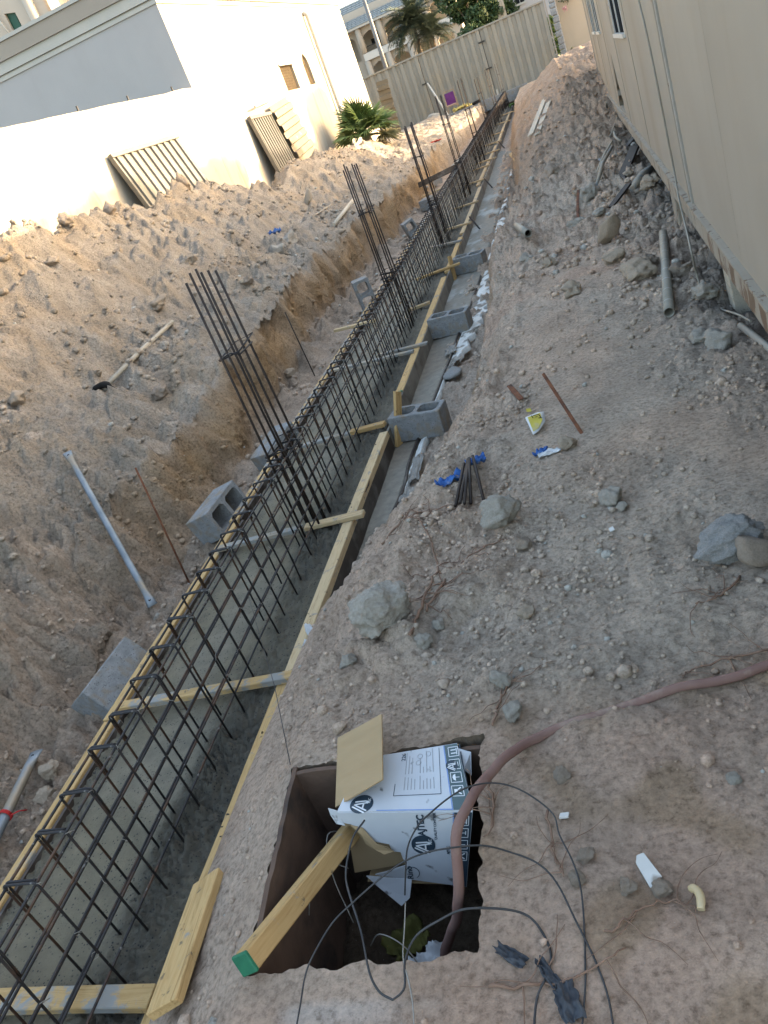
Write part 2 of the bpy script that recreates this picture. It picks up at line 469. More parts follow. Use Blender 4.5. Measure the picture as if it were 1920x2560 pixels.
def tone(x, y, z, slope_bank_l, slope_bank_r):
    sand = np.array((.500, .386, .302)); grey = np.array((.468, .384, .312)); red = np.array((.490, .342, .258))
    brown = np.array((.365, .285, .220)); ochre = np.array((.345, .232, .130)); dark = np.array((.150, .140, .128)); tan = np.array((.360, .290, .218))
    n1 = perlin(x * .8, y * .7, 21); n2 = perlin(x * 2.3, y * 2.0, 22); n3 = perlin(x * 5, y * 4.5, 23)
    def mx(c, d, f):
        return c + (d - c) * np.clip(f, 0, 1)[..., None]
    c = np.broadcast_to(sand, x.shape + (3,)).copy()
    c = mx(c, grey, sstep(-.15, .35, n1 + .5 * n2))
    left = 1 - sstep(-3.2, -2.95, x)
    c = mx(c, np.array((.345, .296, .244)), left)
    c = mx(c, np.array((.52, .50, .47)), sstep(-.35, .05, n3 + .6 * n2) * sstep(-1.02, -.96, x) * (1 - sstep(-.66, -.58, x)) * (1 - sstep(.90, .935, y)))
    c = mx(c, tan, left * sstep(-.1, .5, n2 + .35 * n1) * .8)
    c = mx(c, grey, left * sstep(.1, .4, n3 + n1 * .6) * (1 - sstep(4.5, 7, y)) * .8)
    # trench floor on the left: damp brown
    fl = (1 - sstep(-2.75, -2.6, x)) * (1 - sstep(.10, .55, z)) * sstep(-3.9, -3.3, x)
    c = mx(c, brown, fl * (.75 + .5 * n2))
    nearleft = (1 - sstep(3.0, 4.8, y)) * (1 - sstep(-2.7, -2.6, x)) * (1 - sstep(.5, 1.1, z))
    c = mx(c, brown, nearleft * (.55 + .9 * n3))
    c = mx(c, tan, nearleft * sstep(.2, .5, n2) * .6)
    c = mx(c, ochre, slope_bank_l * (.85 + .4 * n3) * sstep(3.8, 5.0, y) * (1 - sstep(22, 27, y)))
    c = mx(c, ochre * .85, slope_bank_r * (.5 + .6 * n3) * sstep(3.2, 4.0, y))
    right = sstep(-1.5, -1.2, x)
    rz = right * (1 - sstep(1.75, 2.25, y + .55 * n1)) * sstep(-1.0, -.45, x + .3 * n2)
    c = mx(c, red, rz * (.72 + .4 * n2))
    c = mx(c, np.array((.30, .205, .125)), rz * sstep(.15, .5, n3 + .4 * n1) * .6)
    rl = right * (1 - sstep(.85, 1.0, y)) * (1 - sstep(-.5, -.2, x))
    c = mx(c, red, rl * .6)
    c = mx(c, red * 1.05, right * sstep(.25, .55, n2) * sstep(4, 6, y) * .6)
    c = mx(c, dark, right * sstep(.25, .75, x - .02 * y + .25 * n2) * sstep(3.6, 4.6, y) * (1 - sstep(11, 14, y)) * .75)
    c = mx(c, np.array((.30, .225, .165)), right * sstep(9, 14, y) * .7)
    return c * (1 + .10 * n3[..., None])

def make_ground():
    ys = list(np.arange(-2.5, .7, .06)) + list(np.arange(.7, 2.0, .0115))
    y = 2.0
    while y < 58:
        ys.append(y); y += .0046 * y
    ys.append(58.0)
    ys = np.array(ys)
    for t in PIT_Y:
        ys[np.argmin(np.abs(ys - t))] = t
    xs, zs = knots(ys)
    X, Z, BL, BR = [], [], [], []
    nseg = len(SEG)
    for s in range(nseg):
        n = SEG[s]
        t = np.arange(n + (1 if s == nseg - 1 else 0)) / n
        X.append(xs[s][:, None] * (1 - t) + xs[s + 1][:, None] * t)
        Z.append(zs[s][:, None] * (1 - t) + zs[s + 1][:, None] * t)
        bl = np.sin(PI * t) ** .5 if s == 4 else t * 0
        br = np.sin(PI * t) ** .5 if s == 8 else t * 0
        BL.append(np.broadcast_to(bl, X[-1].shape)); BR.append(np.broadcast_to(br, X[-1].shape))
    X = np.concatenate(X, 1); Z = np.concatenate(Z, 1); BL = np.concatenate(BL, 1); BR = np.concatenate(BR, 1)
    Y = np.broadcast_to(ys[:, None], X.shape).copy()
    Zn = Z + relief(X, Y)
    # flutes and crumbling on the cut faces
    fl = .15 * perlin(Y * 1.5, Z * 1.0, 31) + .08 * perlin(Y * 5.5, Z * 2.0, 32) + .03 * (np.abs(perlin(Y * 13, Z * 6, 33)) - .3) + .014 * perlin(Y * 32, Z * 18, 34)
    inpit = (Y > .8) & (Y < 1.8) & (X > -1.3)
    Xn = X + np.where(BL > 0, fl * BL, 0) + np.where((BR > 0) & ~inpit & (Y > 2.6), fl * .5 * BR, 0)
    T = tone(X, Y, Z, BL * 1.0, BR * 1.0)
    # crumbled rim of the pit
    xl = np.interp(Y, [1.0, 1.63], [-1.12, -1.18]); xr = np.interp(Y, [1.0, 1.63], [-.55, -.58])
    iny = (Y > .93) & (Y < 1.70); inx = (X > -1.25) & (X < -.5)
    fx = np.maximum(1 - np.abs(X - xl) / .05, np.maximum(1 - np.abs(X - xr) / .05, 0)) * iny
    fy = np.maximum(1 - np.abs(Y - 1.0) / .05, np.maximum(1 - np.abs(Y - 1.63) / .05, 0)) * inx
    Xn = Xn + fx * (.012 * perlin(Y * 14, X * 5, 35) + .007 * perlin(Y * 40, X * 20, 36))
    Yn = Y + fy * (.012 * perlin(X * 14, Y * 5, 37) + .007 * perlin(X * 40, Y * 20, 38))
    R_ = ratio(Y)
    co = np.stack([Xn * R_, Yn * R_, 2.1 - (2.1 - Zn) * R_], -1).reshape(-1, 3)
    nr, nc = X.shape
    idx = np.arange(nr * nc).reshape(nr, nc)
    quads = np.stack([idx[:-1, :-1], idx[:-1, 1:], idx[1:, 1:], idx[1:, :-1]], -1)
    keep = np.ones(quads.shape[:2], bool)
    c0 = sum(SEG[:10]); c1 = c0 + SEG[10]
    r0 = int(np.argmin(np.abs(ys - PIT_Y[0]))); r1 = int(np.argmin(np.abs(ys - PIT_Y[1])))
    keep[r0:r1, c0:c1] = False
    q = quads[keep].reshape(-1, 4)
    me = bpy.data.meshes.new('ground')
    me.vertices.add(len(co)); me.vertices.foreach_set('co', co.astype(np.float32).ravel())
    me.loops.add(q.size); me.loops.foreach_set('vertex_index', q.astype(np.int32).ravel())
    me.polygons.add(len(q))
    me.polygons.foreach_set('loop_start', (np.arange(len(q)) * 4).astype(np.int32))
    me.polygons.foreach_set('loop_total', np.full(len(q), 4, np.int32))
    me.polygons.foreach_set('use_smooth', np.ones(len(q), bool))
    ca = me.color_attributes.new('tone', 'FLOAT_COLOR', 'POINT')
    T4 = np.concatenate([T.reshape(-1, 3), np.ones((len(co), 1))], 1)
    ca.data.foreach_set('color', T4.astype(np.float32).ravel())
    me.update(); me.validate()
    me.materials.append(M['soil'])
    o = bpy.data.objects.new('ground', me)
    COL.objects.link(o)
    o['kind'] = 'structure'
    return o, X, Y, Zn, T, co.reshape(nr, nc, 3), keep, (r0, r1, c0, c1)
ground, GX, GY, GZ, GT, GCO, GKEEP, HOLE = make_ground()

def far_ground():
    mb = MB()
    e = [(-9.05, -2.45), (8.95, -2.45), (6.8, 43.85), (-9.05, 43.85)]
    o = 900
    far = [(-o, -o), (o, -o), (o, o), (-o, o)]
    vs = [(-12, -2.5, .98), (9, -2.5, .48), (6.81, 43.9, 1.0), (-9.08, 43.9, 1.0)] + [(x, y, .9) for x, y in far]
    mb.add(vs, [(0, 4, 5, 1), (1, 5, 6, 2), (2, 6, 7, 3), (3, 7, 4, 0)])
    m = simple('sandy_street', (.27, .23, .185), (.34, .30, .25), .6, .95, 0, .4, 12, .03)
    b = mb.build('street_ground', m)
    b['kind'] = 'structure'
far_ground()

# clods and pebbles lying loose on the soil
def ico_variants(sub, n, seed, amp):
    out = []
    bm = bmesh.new(); bmesh.ops.create_icosphere(bm, subdivisions=sub, radius=1.0)
    base = np.array([v.co[:] for v in bm.verts]); fa = np.array([[v.index for v in f.verts] for f in bm.faces]); bm.free()
    rg = np.random.default_rng(seed)
    for k in range(n):
        d = np.array([mnoise.noise(Vector(p * 1.1) + Vector((k * 7.3, 1.7, 2.9))) for p in base])
        d2 = np.array([mnoise.noise(Vector(p * 2.6) + Vector((k * 3.3, 5.7, 1.9))) for p in base])
        v = base * (1 + amp * d + amp * .5 * d2)[:, None] * np.array([1, rg.uniform(.7, 1.0), rg.uniform(.55, .8)])
        out.append(v)
    return out, fa

def scatter_clods():
    rg = np.random.default_rng(5)
    r = ratio(GY)
    cellA = np.zeros(GX.shape)
    cellA[:-1, :-1] = np.abs(np.diff(GX, axis=1)[:-1, :]) * np.abs(np.diff(GY, axis=0)[:, :-1])
    d = np.sqrt(GX ** 2 + GY ** 2)
    n1 = perlin(GX * 1.3, GY * 1.2, 41); n2 = perlin(GX * 4, GY * 4, 42)
    right = (GX > -1.5) & (GX < 1.3)
    left = (GX > -6.0) & (GX < -2.62)
    dens = np.where(right, 260 * np.clip(.45 + n1 + .5 * n2, .06, 2), 0.0)
    dens = np.where(right & (GX > -1.45) & (GX < -.15) & (GY > 1.75) & (GY < 4.2), 900 * np.clip(.55 + n1 + .6 * n2, .1, 2), dens)
    dens = np.where(right & (GX > -.1 + .04 * GY) & (GY > 3.4), 600 * np.clip(.6 + n1 + .4 * n2, .1, 2), dens)
    dens = np.where(left, 560 * np.clip(.3 + n1 + .8 * n2, .04, 2), dens)
    dens = np.where(left & (GY < 4.8) & (GX > -3.7), 620 * np.clip(.3 + n1 + .9 * n2, .04, 2), dens)
    comp = sstep(-.28, .22, perlin(GX * 1.1 + 3, GY * .8, 9) + .35 * perlin(GX * 3, GY * 2.6, 10))
    dens = dens * np.where(right, .25 + 1.15 * comp ** 1.5, 1)
    dens = 1.7 * dens * np.clip((3.2 / np.maximum(d, 1.0)) ** 1.1, 0.03, 1.6)
    dens[(GY < .75) | (GY > 22)] = 0
    ok = np.zeros(GX.shape, bool); ok[:-1, :-1] = GKEEP
    w = (dens * cellA * ok).ravel()
    n = min(int(w.sum()), 56000)
    pick = rg.choice(len(w), n, p=w / w.sum())
    P = GCO.reshape(-1, 3)[pick]; T = GT.reshape(-1, 3)[pick]; D = d.ravel()[pick]
    size = (.0024 + .0125 * rg.random(n) ** 3.0) * np.clip(D / 2.6, .8, 3.2)
    big = rg.random(n) < .022
    size = np.where(big, size + .020 * rg.random(n), size)
    v0, f0 = ico_variants(1, 8, 3, .38)
    vm, fm, cm = [], [], []
    off = 0
    for k in range(8):
        sel = np.where((np.arange(n) % 8) == k)[0]
        base = v0[k]
        a = rg.random(len(sel)) * 2 * PI
        ca, sa = np.cos(a), np.sin(a)
        x = base[None, :, 0] * ca[:, None] - base[None, :, 1] * sa[:, None]
        y = base[None, :, 0] * sa[:, None] + base[None, :, 1] * ca[:, None]
        z = np.broadcast_to(base[None, :, 2], x.shape)
        s = size[sel][:, None]
        V = np.stack([x * s, y * s, z * s + s * .28], -1) + P[sel][:, None, :]
        vm.append(V.reshape(-1, 3))
        nb = len(base)
        F = f0[None] + (off + np.arange(len(sel)) * nb)[:, None, None]
        fm.append(F.reshape(-1, 3)); off += len(sel) * nb
        light = rg.random(len(sel))
        c = T[sel] * (0.88 + .3 * rg.random(len(sel)))[:, None]
        c = np.where((light > .95)[:, None], np.array((.46, .44, .40)), c)
        cm.append(np.repeat(c, nb, 0))
    V = np.concatenate(vm); F = np.concatenate(fm); C4 = np.concatenate(cm)
    me = bpy.data.meshes.new('soil_clods')
    me.vertices.add(len(V)); me.vertices.foreach_set('co', V.astype(np.float32).ravel())
    me.loops.add(F.size); me.loops.foreach_set('vertex_index', F.astype(np.int32).ravel())
    me.polygons.add(len(F))
    me.polygons.foreach_set('loop_start', (np.arange(len(F)) * 3).astype(np.int32))
    me.polygons.foreach_set('loop_total', np.full(len(F), 3, np.int32))
    me.polygons.foreach_set('use_smooth', np.ones(len(F), bool))
    at = me.color_attributes.new('tone', 'FLOAT_COLOR', 'POINT')
    at.data.foreach_set('color', np.concatenate([C4, np.ones((len(C4), 1))], 1).astype(np.float32).ravel())
    me.update()
    me.materials.append(M['clod'])
    o = bpy.data.objects.new('soil_clods', me)
    COL.objects.link(o)
    tag(o, 'loose crumbs and pebbles strewn over the dug soil', 'pebbles', kind='stuff')
scatter_clods()

def tone_sheet(name, X, Y, Z, T, mat, keep=None):
    R_ = ratio(Y)
    co = np.stack([X * R_, Y * R_, 2.1 - (2.1 - Z) * R_], -1).reshape(-1, 3)
    nr, nc = X.shape
    idx = np.arange(nr * nc).reshape(nr, nc)
    q = np.stack([idx[:-1, :-1], idx[:-1, 1:], idx[1:, 1:], idx[1:, :-1]], -1)
    q = (q[keep] if keep is not None else q).reshape(-1, 4)
    me = bpy.data.meshes.new(name)
    me.from_pydata(co.tolist(), [], q.tolist())
    at = me.color_attributes.new('tone', 'FLOAT_COLOR', 'POINT')
    at.data.foreach_set('color', np.concatenate([T.reshape(-1, 3), np.ones((len(co), 1))], 1).astype(np.float32).ravel())
    me.polygons.foreach_set('use_smooth', [True] * len(q))
    me.materials.append(mat)
    o = bpy.data.objects.new(name, me)
    COL.objects.link(o)
    return o

# wet concrete of the strip footing between the two forms
def footing():
    ys = [.3]
    while ys[-1] < 43: ys.append(ys[-1] + max(.009, .006 * ys[-1]))
    ys = np.array(ys)
    xs = np.linspace(-2.51, -1.66, 112)
    Y, X = np.meshgrid(ys, xs, indexing='ij')
    # rough, unfloated concrete along the right form and around the cage, smooth in the middle
    e = perlin(X * 1.2, Y * .9, 51)
    rough = sstep(-1.98, -1.80, X + .06 * e) + .55 * (1 - sstep(-2.44, -2.36, X)) + .5 * (1 - sstep(.06, .14, np.abs(X + 1.88)))
    rough = rough * (.6 + .6 * sstep(-.3, .3, perlin(Y * .8, Y * 0 + 2, 52)))
    lump = 1.1 * (np.abs(perlin(X * 20, Y * 20, 53)) - .25) + .8 * (np.abs(perlin(X * 42, Y * 42, 54)) - .25)
    Z = .125 + .006 * perlin(X * 3, Y * 3, 55) + .003 * perlin(X * 14, Y * 14, 56) + rough * .040 * lump + .010 * rough
    smooth_c = np.array((.180, .158, .114)); dk = np.array((.105, .097, .080)); lt = np.array((.225, .205, .168))
    T = np.broadcast_to(smooth_c, X.shape + (3,)).copy()
    T = T + (lt - T) * (np.clip(.5 * sstep(0, .5, perlin(X * 2, Y * 1.6, 57)) + .55 * sstep(4.0, 8, Y), 0, 1))[..., None]
    T = T + (dk - T) * np.clip(rough * .95, 0, 1)[..., None]
    o = tone_sheet('wet_footing_concrete', X, Y, Z, T, M['wet_concrete'])
    o['kind'] = 'structure'
footing()

# thin blinding slab on the trench floor beside the right form
def blinding():
    ys = [2.9]
    while ys[-1] < 24: ys.append(ys[-1] + max(.02, .008 * ys[-1]))
    ys = np.array(ys)
    edge = np.interp(ys, [2.9, 4.5, 4.9, 6.0, 7.5, 9.8, 11.9, 15, 20.7, 24], [-1.50, -1.46, -1.45, -1.41, -1.34, -1.25, -1.23, -1.18, -1.15, -1.3])
    edge = edge + .015 * perlin(ys * 3, ys * 0, 61) + .012 * perlin(ys * 11, ys * 0, 62)
    t = np.linspace(0, 1, 22)
    X = -1.66 + (edge[:, None] + 1.66) * t
    Y = np.broadcast_to(ys[:, None], X.shape).copy()
    Z = .004 + .004 * perlin(X * 5, Y * 5, 63) + .003 * perlin(X * 20, Y * 20, 64)
    Z[:, -1] = -.03
    a = perlin(X * 2.2, Y * 1.2, 65); b = perlin(X * 8, Y * 5, 66); lime = sstep(.1, .45, a + .5 * b) * sstep(6.5, 9, Y) * (1 - sstep(15, 18, Y))
    T = np.broadcast_to(np.array((.22, .20, .165)), X.shape + (3,)).copy()
    T = T + (np.array((.20, .165, .125)) - T) * (sstep(-.1, .4, -a) * (1 - .6 * sstep(6, 9, Y)))[..., None]
    T = T + (np.array((.46, .47, .45)) - T) * (lime * .6)[..., None]
    o = tone_sheet('blinding_slab', X, Y, Z, T, M['wet_blind'])
    o['kind'] = 'structure'
    # spilled lime-white slurry along the edge of the slab
    ys = np.arange(4.4, 20.5, .03)
    w = np.interp(ys, [4.4, 5.2, 6.0, 6.8, 7.4, 8.2, 9.2, 10.6, 11.4, 12.4, 13.4, 15, 18, 20.5], [.02, .05, .02, .07, .16, .24, .30, .34, .30, .26, .10, .07, .06, .03])
    e0 = np.interp(ys, [2.9, 4.5, 4.9, 6.0, 7.5, 9.8, 11.9, 15, 20.7, 24], [-1.50, -1.46, -1.45, -1.41, -1.34, -1.25, -1.23, -1.18, -1.15, -1.3]) + .012
    w = w * (1 + .25 * perlin(ys * 2.5, ys * 0 + 3, 67)) * (1 + .35 * perlin(ys * 9, ys * 0 + 5, 68)) - .05 * sstep(.2, .5, perlin(ys * 1.3, ys * 0, 69))
    w = np.maximum(w, .012)
    t = np.linspace(0, 1, 16)
    X = e0[:, None] + w[:, None] * t
    Y = np.broadcast_to(ys[:, None], X.shape).copy()
    Z = .010 + .004 * perlin(X * 9, Y * 7, 70) + .004 * perlin(X * 25, Y * 22, 71) + .014 * t
    Z[:, 0] = -.02; Z[:, -1] = -.03
    hole = perlin(X * 7, Y * 4.5, 72) + .5 * perlin(X * 18, Y * 14, 73)
    T = np.broadcast_to(np.array((.56, .56, .535)), X.shape + (3,)).copy()
    T = T + (np.array((.17, .15, .125)) - T) * sstep(.16, .34, hole)[..., None]
    o = tone_sheet('lime_slurry', X, Y, Z, T, M['wet_blind'])
    tag(o, 'white lime slurry spilled along the edge of the trench slab', 'slurry', kind='stuff')
def blind_mat():
    m, nt, b = nmat('blinding_concrete')
    v = coord(nt)
    at = nt.nodes.new('ShaderNodeAttribute'); at.attribute_name = 'tone'
    c = mixc(nt, 1.0, at.outputs[0], ramp(nt, noise_n(nt, v, 14, 7, 0.7, .4), [(0.3, (.7, .7, .7)), (.7, (1.2, 1.2, 1.2))]), 'MULTIPLY')
    nt.links.new(c, b.inputs['Base Color'])
    b.inputs['Roughness'].default_value = 0.8
    bump(nt, b, noise_n(nt, v, 60, 6, .7), .5, .006)
    return m
M['wet_blind'] = blind_mat()
blinding()

# ------------------------------------------------------------------ formwork
def plank(name, a, b, w, h, mat, up=(0, 0, 1), parent=None, bev=.003, wane=0.0, warp_k=0.0):
    a, b = Vector(a), Vector(b)
    L = (b - a).length
    mb = MB()
    ny = max(1, int(L / .25)) if warp_k else 1
    rg = random.Random(int(L * 1e4) + len(name))
    ph = rg.random() * 6
    vs, fs = [], []
    for i in range(ny + 1):
        t = i / ny
        dx = warp_k * math.sin(t * 3.1 + ph) * w; dz = warp_k * .5 * math.sin(t * 4.3 + ph * 2) * h
        for sx, sz in ((-1, -1), (1, -1), (1, 1), (-1, 1)):
            vs.append((sx * w / 2 + dx + rg.uniform(-1, 1) * .0012, t * L + (rg.uniform(-1, 1) * .006 if i in (0, ny) else 0), sz * h / 2 + dz))
    for i in range(ny):
        o = i * 4
        for j in range(4):
            k = (j + 1) % 4
            fs.append((o + j, o + k, o + 4 + k, o + 4 + j))
    fs.append((3, 2, 1, 0)); o = ny * 4; fs.append((o, o + 1, o + 2, o + 3))
    mb.add(vs, fs)
    return mb.build(name, mat, parent, M=frame(a, b, up), bevel=bev)

def painted_end(parent, a, b, w, h, up=(0, 0, 1), name='painted_end'):
    mb = MB()
    mb.box((-w / 2 - .0012, -.008, -h / 2 - .0012), (w / 2 + .0012, .012, h / 2 + .0012))
    return mb.build(name, M['green_paint'], parent, M=frame(a, b, up), bevel=.002)

def form_panel(label, ply, planks, xo, zo, pm, plym, group, green=None, xin=None):
    root = empty('formwork_panel')
    tag(root, label, 'formwork', group)
    for (y0, y1) in ply:
        n = max(1, int((y1 - y0) / 4))
        for i in range(n):
            ya, yb = y0 + (y1 - y0) * i / n, y0 + (y1 - y0) * (i + 1) / n
            plank('plywood_sheet', W(xin, ya + .004, .068), W(xin, yb - .004, .068), .016, .165, plym, parent=root, bev=0.0)
    for (y0, y1, dx) in planks:
        n = max(1, int((y1 - y0) / 4.5))
        for i in range(n):
            ya, yb = y0 + (y1 - y0) * i / n, y0 + (y1 - y0) * (i + 1) / n
            a, b = W(xo + dx, ya, zo), W(xo + dx * .3, yb, zo)
            p = plank('top_plank', a, b, .066, .046, pm, parent=root, warp_k=.06)
            if green and i == 0 and abs(y0 - green) < .01:
                painted_end(root, a, b, .066, .046)
    return root

gR = 'formwork lengths along the right edge of the footing'
gL = 'formwork lengths along the left edge of the footing'
form_panel('nearest right-hand form, dark plywood under yellow plank with a green end', [(.3, 2.62)], [(.985, 2.62, 0)], -1.655, .137, M['timber'], M['plywood'], gR, .985, -1.628)
form_panel('right-hand form with long bare yellow plank and black plywood before the first standing stake', [(2.63, 5.2)], [(2.56, 5.19, .006)], -1.652, .1375, M['timber_pale'], M['plywood'], gR, None, -1.628)
form_panel('right-hand form whose plank starts late with a green end beside the nearest upright block', [(5.21, 9.85)], [(5.98, 9.72, 0)], -1.66, .137, M['timber'], M['plywood_far'], gR, 5.98, -1.628)
form_panel('right-hand form of pale plank between second and third block of the trench floor', [(9.86, 12.2)], [(10.0, 12.05, .008)], -1.66, .139, M['timber'], M['plywood_far'], gR, None, -1.628)
form_panel('right-hand form with mortar stained plywood beside the white lime spill', [(12.21, 17.2)], [(12.35, 16.9, .0)], -1.66, .138, M['timber_pale'], M['plywood_far'], gR, None, -1.628)
form_panel('right-hand form of crooked planks past the grey slab, towards the far end', [(17.21, 25)], [(17.3, 24.6, -.06)], -1.67, .138, M['timber_pale'], M['plywood_far'], gR, None, -1.632)
form_panel('farthest right-hand form ending at the trench head wall', [(25.01, 43)], [(25.2, 38, .02)], -1.67, .138, M['timber_pale'], M['plywood_far'], gR, None, -1.632)
form_panel('nearest left-hand form topped by a bright yellow plank splashed with mortar', [(.3, 2.5)], [(.3, 2.49, 0)], -2.562, .137, M['timber'], M['plywood'], gL, None, -2.512)
form_panel('left-hand form between the steel prop and the block with two holes', [(2.51, 4.35)], [(2.5, 4.3, -.004)], -2.568, .138, M['timber'], M['plywood'], gL, None, -2.518)
form_panel('left-hand form behind the nearest column bars, thin mortar-caked plank', [(4.36, 8.9)], [(4.36, 8.85, 0)], -2.60, .135, M['timber_mortar'], M['plywood'], gL, None, -2.545)
form_panel('left-hand form past the block standing on end', [(8.91, 14.5)], [(8.9, 14.4, 0)], -2.61, .135, M['timber_mortar'], M['plywood'], gL, None, -2.555)
form_panel('farthest left-hand form running on to the trench head', [(14.51, 43)], [(14.5, 37, 0)], -2.61, .135, M['timber_grey'], M['plywood_far'], gL, None, -2.555)

# boards laid across the forms
cross = [
 ((-2.66, 1.19), (-1.66, 1.165), .072, .03, 'timber_mortar', 'nearest crossboard at the footing, wide and half covered in grey concrete'),
 ((-2.53, 2.555), (-1.60, 2.545), .052, .03, 'timber_mortar', 'mortar smeared crossboard nailed under the end of the bare yellow plank'),
 ((-2.54, 3.955), (-1.95, 3.945), .05, .026, 'timber_grey', 'grey crossboard left of the nearest column bars, caked in concrete'),
 ((-1.93, 3.945), (-1.545, 3.94), .062, .026, 'timber_pale', 'short clean board sticking out past the right form nearest the camera'),
 ((-2.42, 5.33), (-1.93, 5.315), .05, .024, 'timber_grey', 'concrete caked crossboard level with the nearest upright block'),
 ((-1.93, 5.315), (-1.65, 5.30), .06, .03, 'timber', 'short yellow board butting against the small upright stake'),
 ((-2.5, 7.13), (-1.66, 6.93), .05, .024, 'timber_grey', 'lower of two grey crossboards before the middle upright block'),
 ((-2.05, 7.16), (-1.54, 7.06), .05, .024, 'timber_grey', 'upper of two grey crossboards before the middle upright block'),
 ((-2.88, 8.73), (-2.34, 8.58), .05, .03, 'timber_pale', 'short stick poking out left over the form before the second column bars'),
 ((-1.95, 8.53), (-1.70, 8.58), .05, .03, 'timber_pale', 'yellow stub of board inside the form under the second column bars'),
 ((-2.06, 10.02), (-1.49, 10.12), .06, .026, 'timber', 'yellow crossboard touching the farthest upright block'),
 ((-2.1, 11.95), (-1.60, 11.65), .06, .024, 'timber_grey', 'grey crossboard just past the farthest upright block'),
 ((-2.0, 13.05), (-1.55, 12.92), .06, .026, 'timber_pale', 'crossboard beside the big white lime patch'),
 ((-2.0, 15.0), (-1.56, 14.9), .06, .026, 'timber_pale', 'crossboard beside the narrow tail of the lime spill'),
 ((-2.1, 17.9), (-1.60, 17.76), .06, .026, 'timber_pale', 'crossboard at the kinked plank joint, third from the trench slab end'),
 ((-2.1, 20.2), (-1.62, 20.08), .06, .026, 'timber_pale', 'crossboard second from the end of the grey trench slab'),
 ((-2.1, 21.4), (-1.52, 21.17), .06, .026, 'timber_pale', 'crossboard level with the end of the grey trench slab'),
 ((-2.1, 23.1), (-1.50, 22.88), .06, .026, 'timber_pale', 'crossboard just past the curved offcut on the right bank'),
 ((-2.1, 25.6), (-1.54, 25.32), .06, .026, 'timber_pale', 'fourth crossboard from the far end of the trench'),
 ((-2.1, 28.6), (-1.56, 28.26), .06, .026, 'timber_pale', 'third crossboard from the far end of the trench'),
 ((-2.1, 32.9), (-1.48, 32.41), .06, .026, 'timber_pale', 'second crossboard from the far end of the trench'),
 ((-2.1, 37.2), (-1.45, 36.75), .06, .026, 'timber_pale', 'farthest crossboard by the trench head wall'),
]
for (a, b, w, h, m, lab) in cross:
    o = plank('crossboard', W(a[0], a[1], .163 + h / 2), W(b[0], b[1], .163 + h / 2), w, h, M[m], warp_k=.05)
    tag(o, lab, 'board', 'boards laid across the footing forms')
# stakes beside the right form
o = plank('timber_stake', (-1.60, 5.24, .0), (-1.50, 5.37, .36), .07, .024, M['timber'], up=(.9, -.35, .2)); tag(o, 'small orange stake leaning between the form and nearest upright block', 'stake', 'stakes holding the right form')
o = plank('timber_stake', (-1.60, 10.05, .0), (-1.585, 10.1, .30), .07, .024, M['timber'], up=(.9, -.35, .2)); tag(o, 'small stake leaning between the form and farthest upright block', 'stake', 'stakes holding the right form')
for (y, lab) in ((13.35, 'dark iron peg leaning on the form by the lime patch'), (17.6, 'dark peg at the kinked joint of the form plank'), (24.9, 'dark peg near the far kink of the form plank')):
    o = plank('iron_peg', W(-1.46, y - .25, -.02), W(-1.60, y, .2), .022, .022, M['rebar']); tag(o, lab, 'peg', 'pegs bracing the right form')

# ------------------------------------------------------------------ reinforcement cage
def zc(y):
    return float(np.interp(y, [0, 1.4, 3, 8, 13, 20, 27, 43], [.632, .64, .668, .668, .715, .745, .785, .82]))
cage = empty('rebar_cage', (0, 0, 0))
tag(cage, 'long black reinforcement cage of stirrups and bars standing in the wet footing', 'rebar cage')
def stirrup_mesh(side):
    mb = MB()
    r = .0046
    hw = .06
    mb.tube([(hw, 0, -.53), (hw, 0, -.012), (hw - .004, 0, -.003), (hw - .012, 0, 0), (-hw + .012, 0, 0), (-hw + .004, 0, -.003), (-hw, 0, -.012), (-hw, 0, -.53)], r, 6)
    s = side
    mb.tube([(-s * .05, .0115, -.004), (s * (hw - .014), .0115, -.001), (s * (hw - .004), .0115, -.005), (s * hw, .011, -.016), (s * (hw - .002), .010, -.12)], r, 6)
    o = mb.build('stirrup', M['rebar'])
    me = o.data
    bpy.data.objects.remove(o)
    return me
st_meshes = [stirrup_mesh(1), stirrup_mesh(-1), stirrup_mesh(-1)]
cross_ys = [.5 * (a[1] + b[1]) for a, b, *_ in cross]
sy = 0.70
sty = []
while sy < 43.0:
    y = sy + rnd.uniform(-.014, .014)
    for cy in cross_ys:
        if abs(y - cy) < .045: y = cy + (.05 if y >= cy else -.05)
    sty.append(y)
    o = bpy.data.objects.new('stirrup', st_meshes[len(sty) % 3])
    COL.objects.link(o)
    r = float(ratio(y))
    o.location = W(-1.88 + rnd.uniform(-.003, .003), y, zc(y))
    o.rotation_euler = (rnd.uniform(-.035, .035), rnd.uniform(-.02, .02), rnd.uniform(-.05, .05))
    o.scale = (r, r, r)
    o.parent = cage
    sy += .1715
for sx in (-1, 1):
    for dz in (-.0125, -.125, -.232, -.335, -.430):
        mb = MB()
        ph = rnd.random() * 9
        pts = [W(-1.88 + sx * .0525 + .002 * math.sin(y * 1.7 + ph), y, zc(y) + dz + .004 * math.sin(y * .9 + ph)) for y in [0.2 + i * .75 for i in range(58)]]
        mb.tube(pts, [.0047 * float(ratio(p.y)) for p in pts], 6)
        mb.build('longitudinal_bar', M['rebar'], cage)
mb = MB()
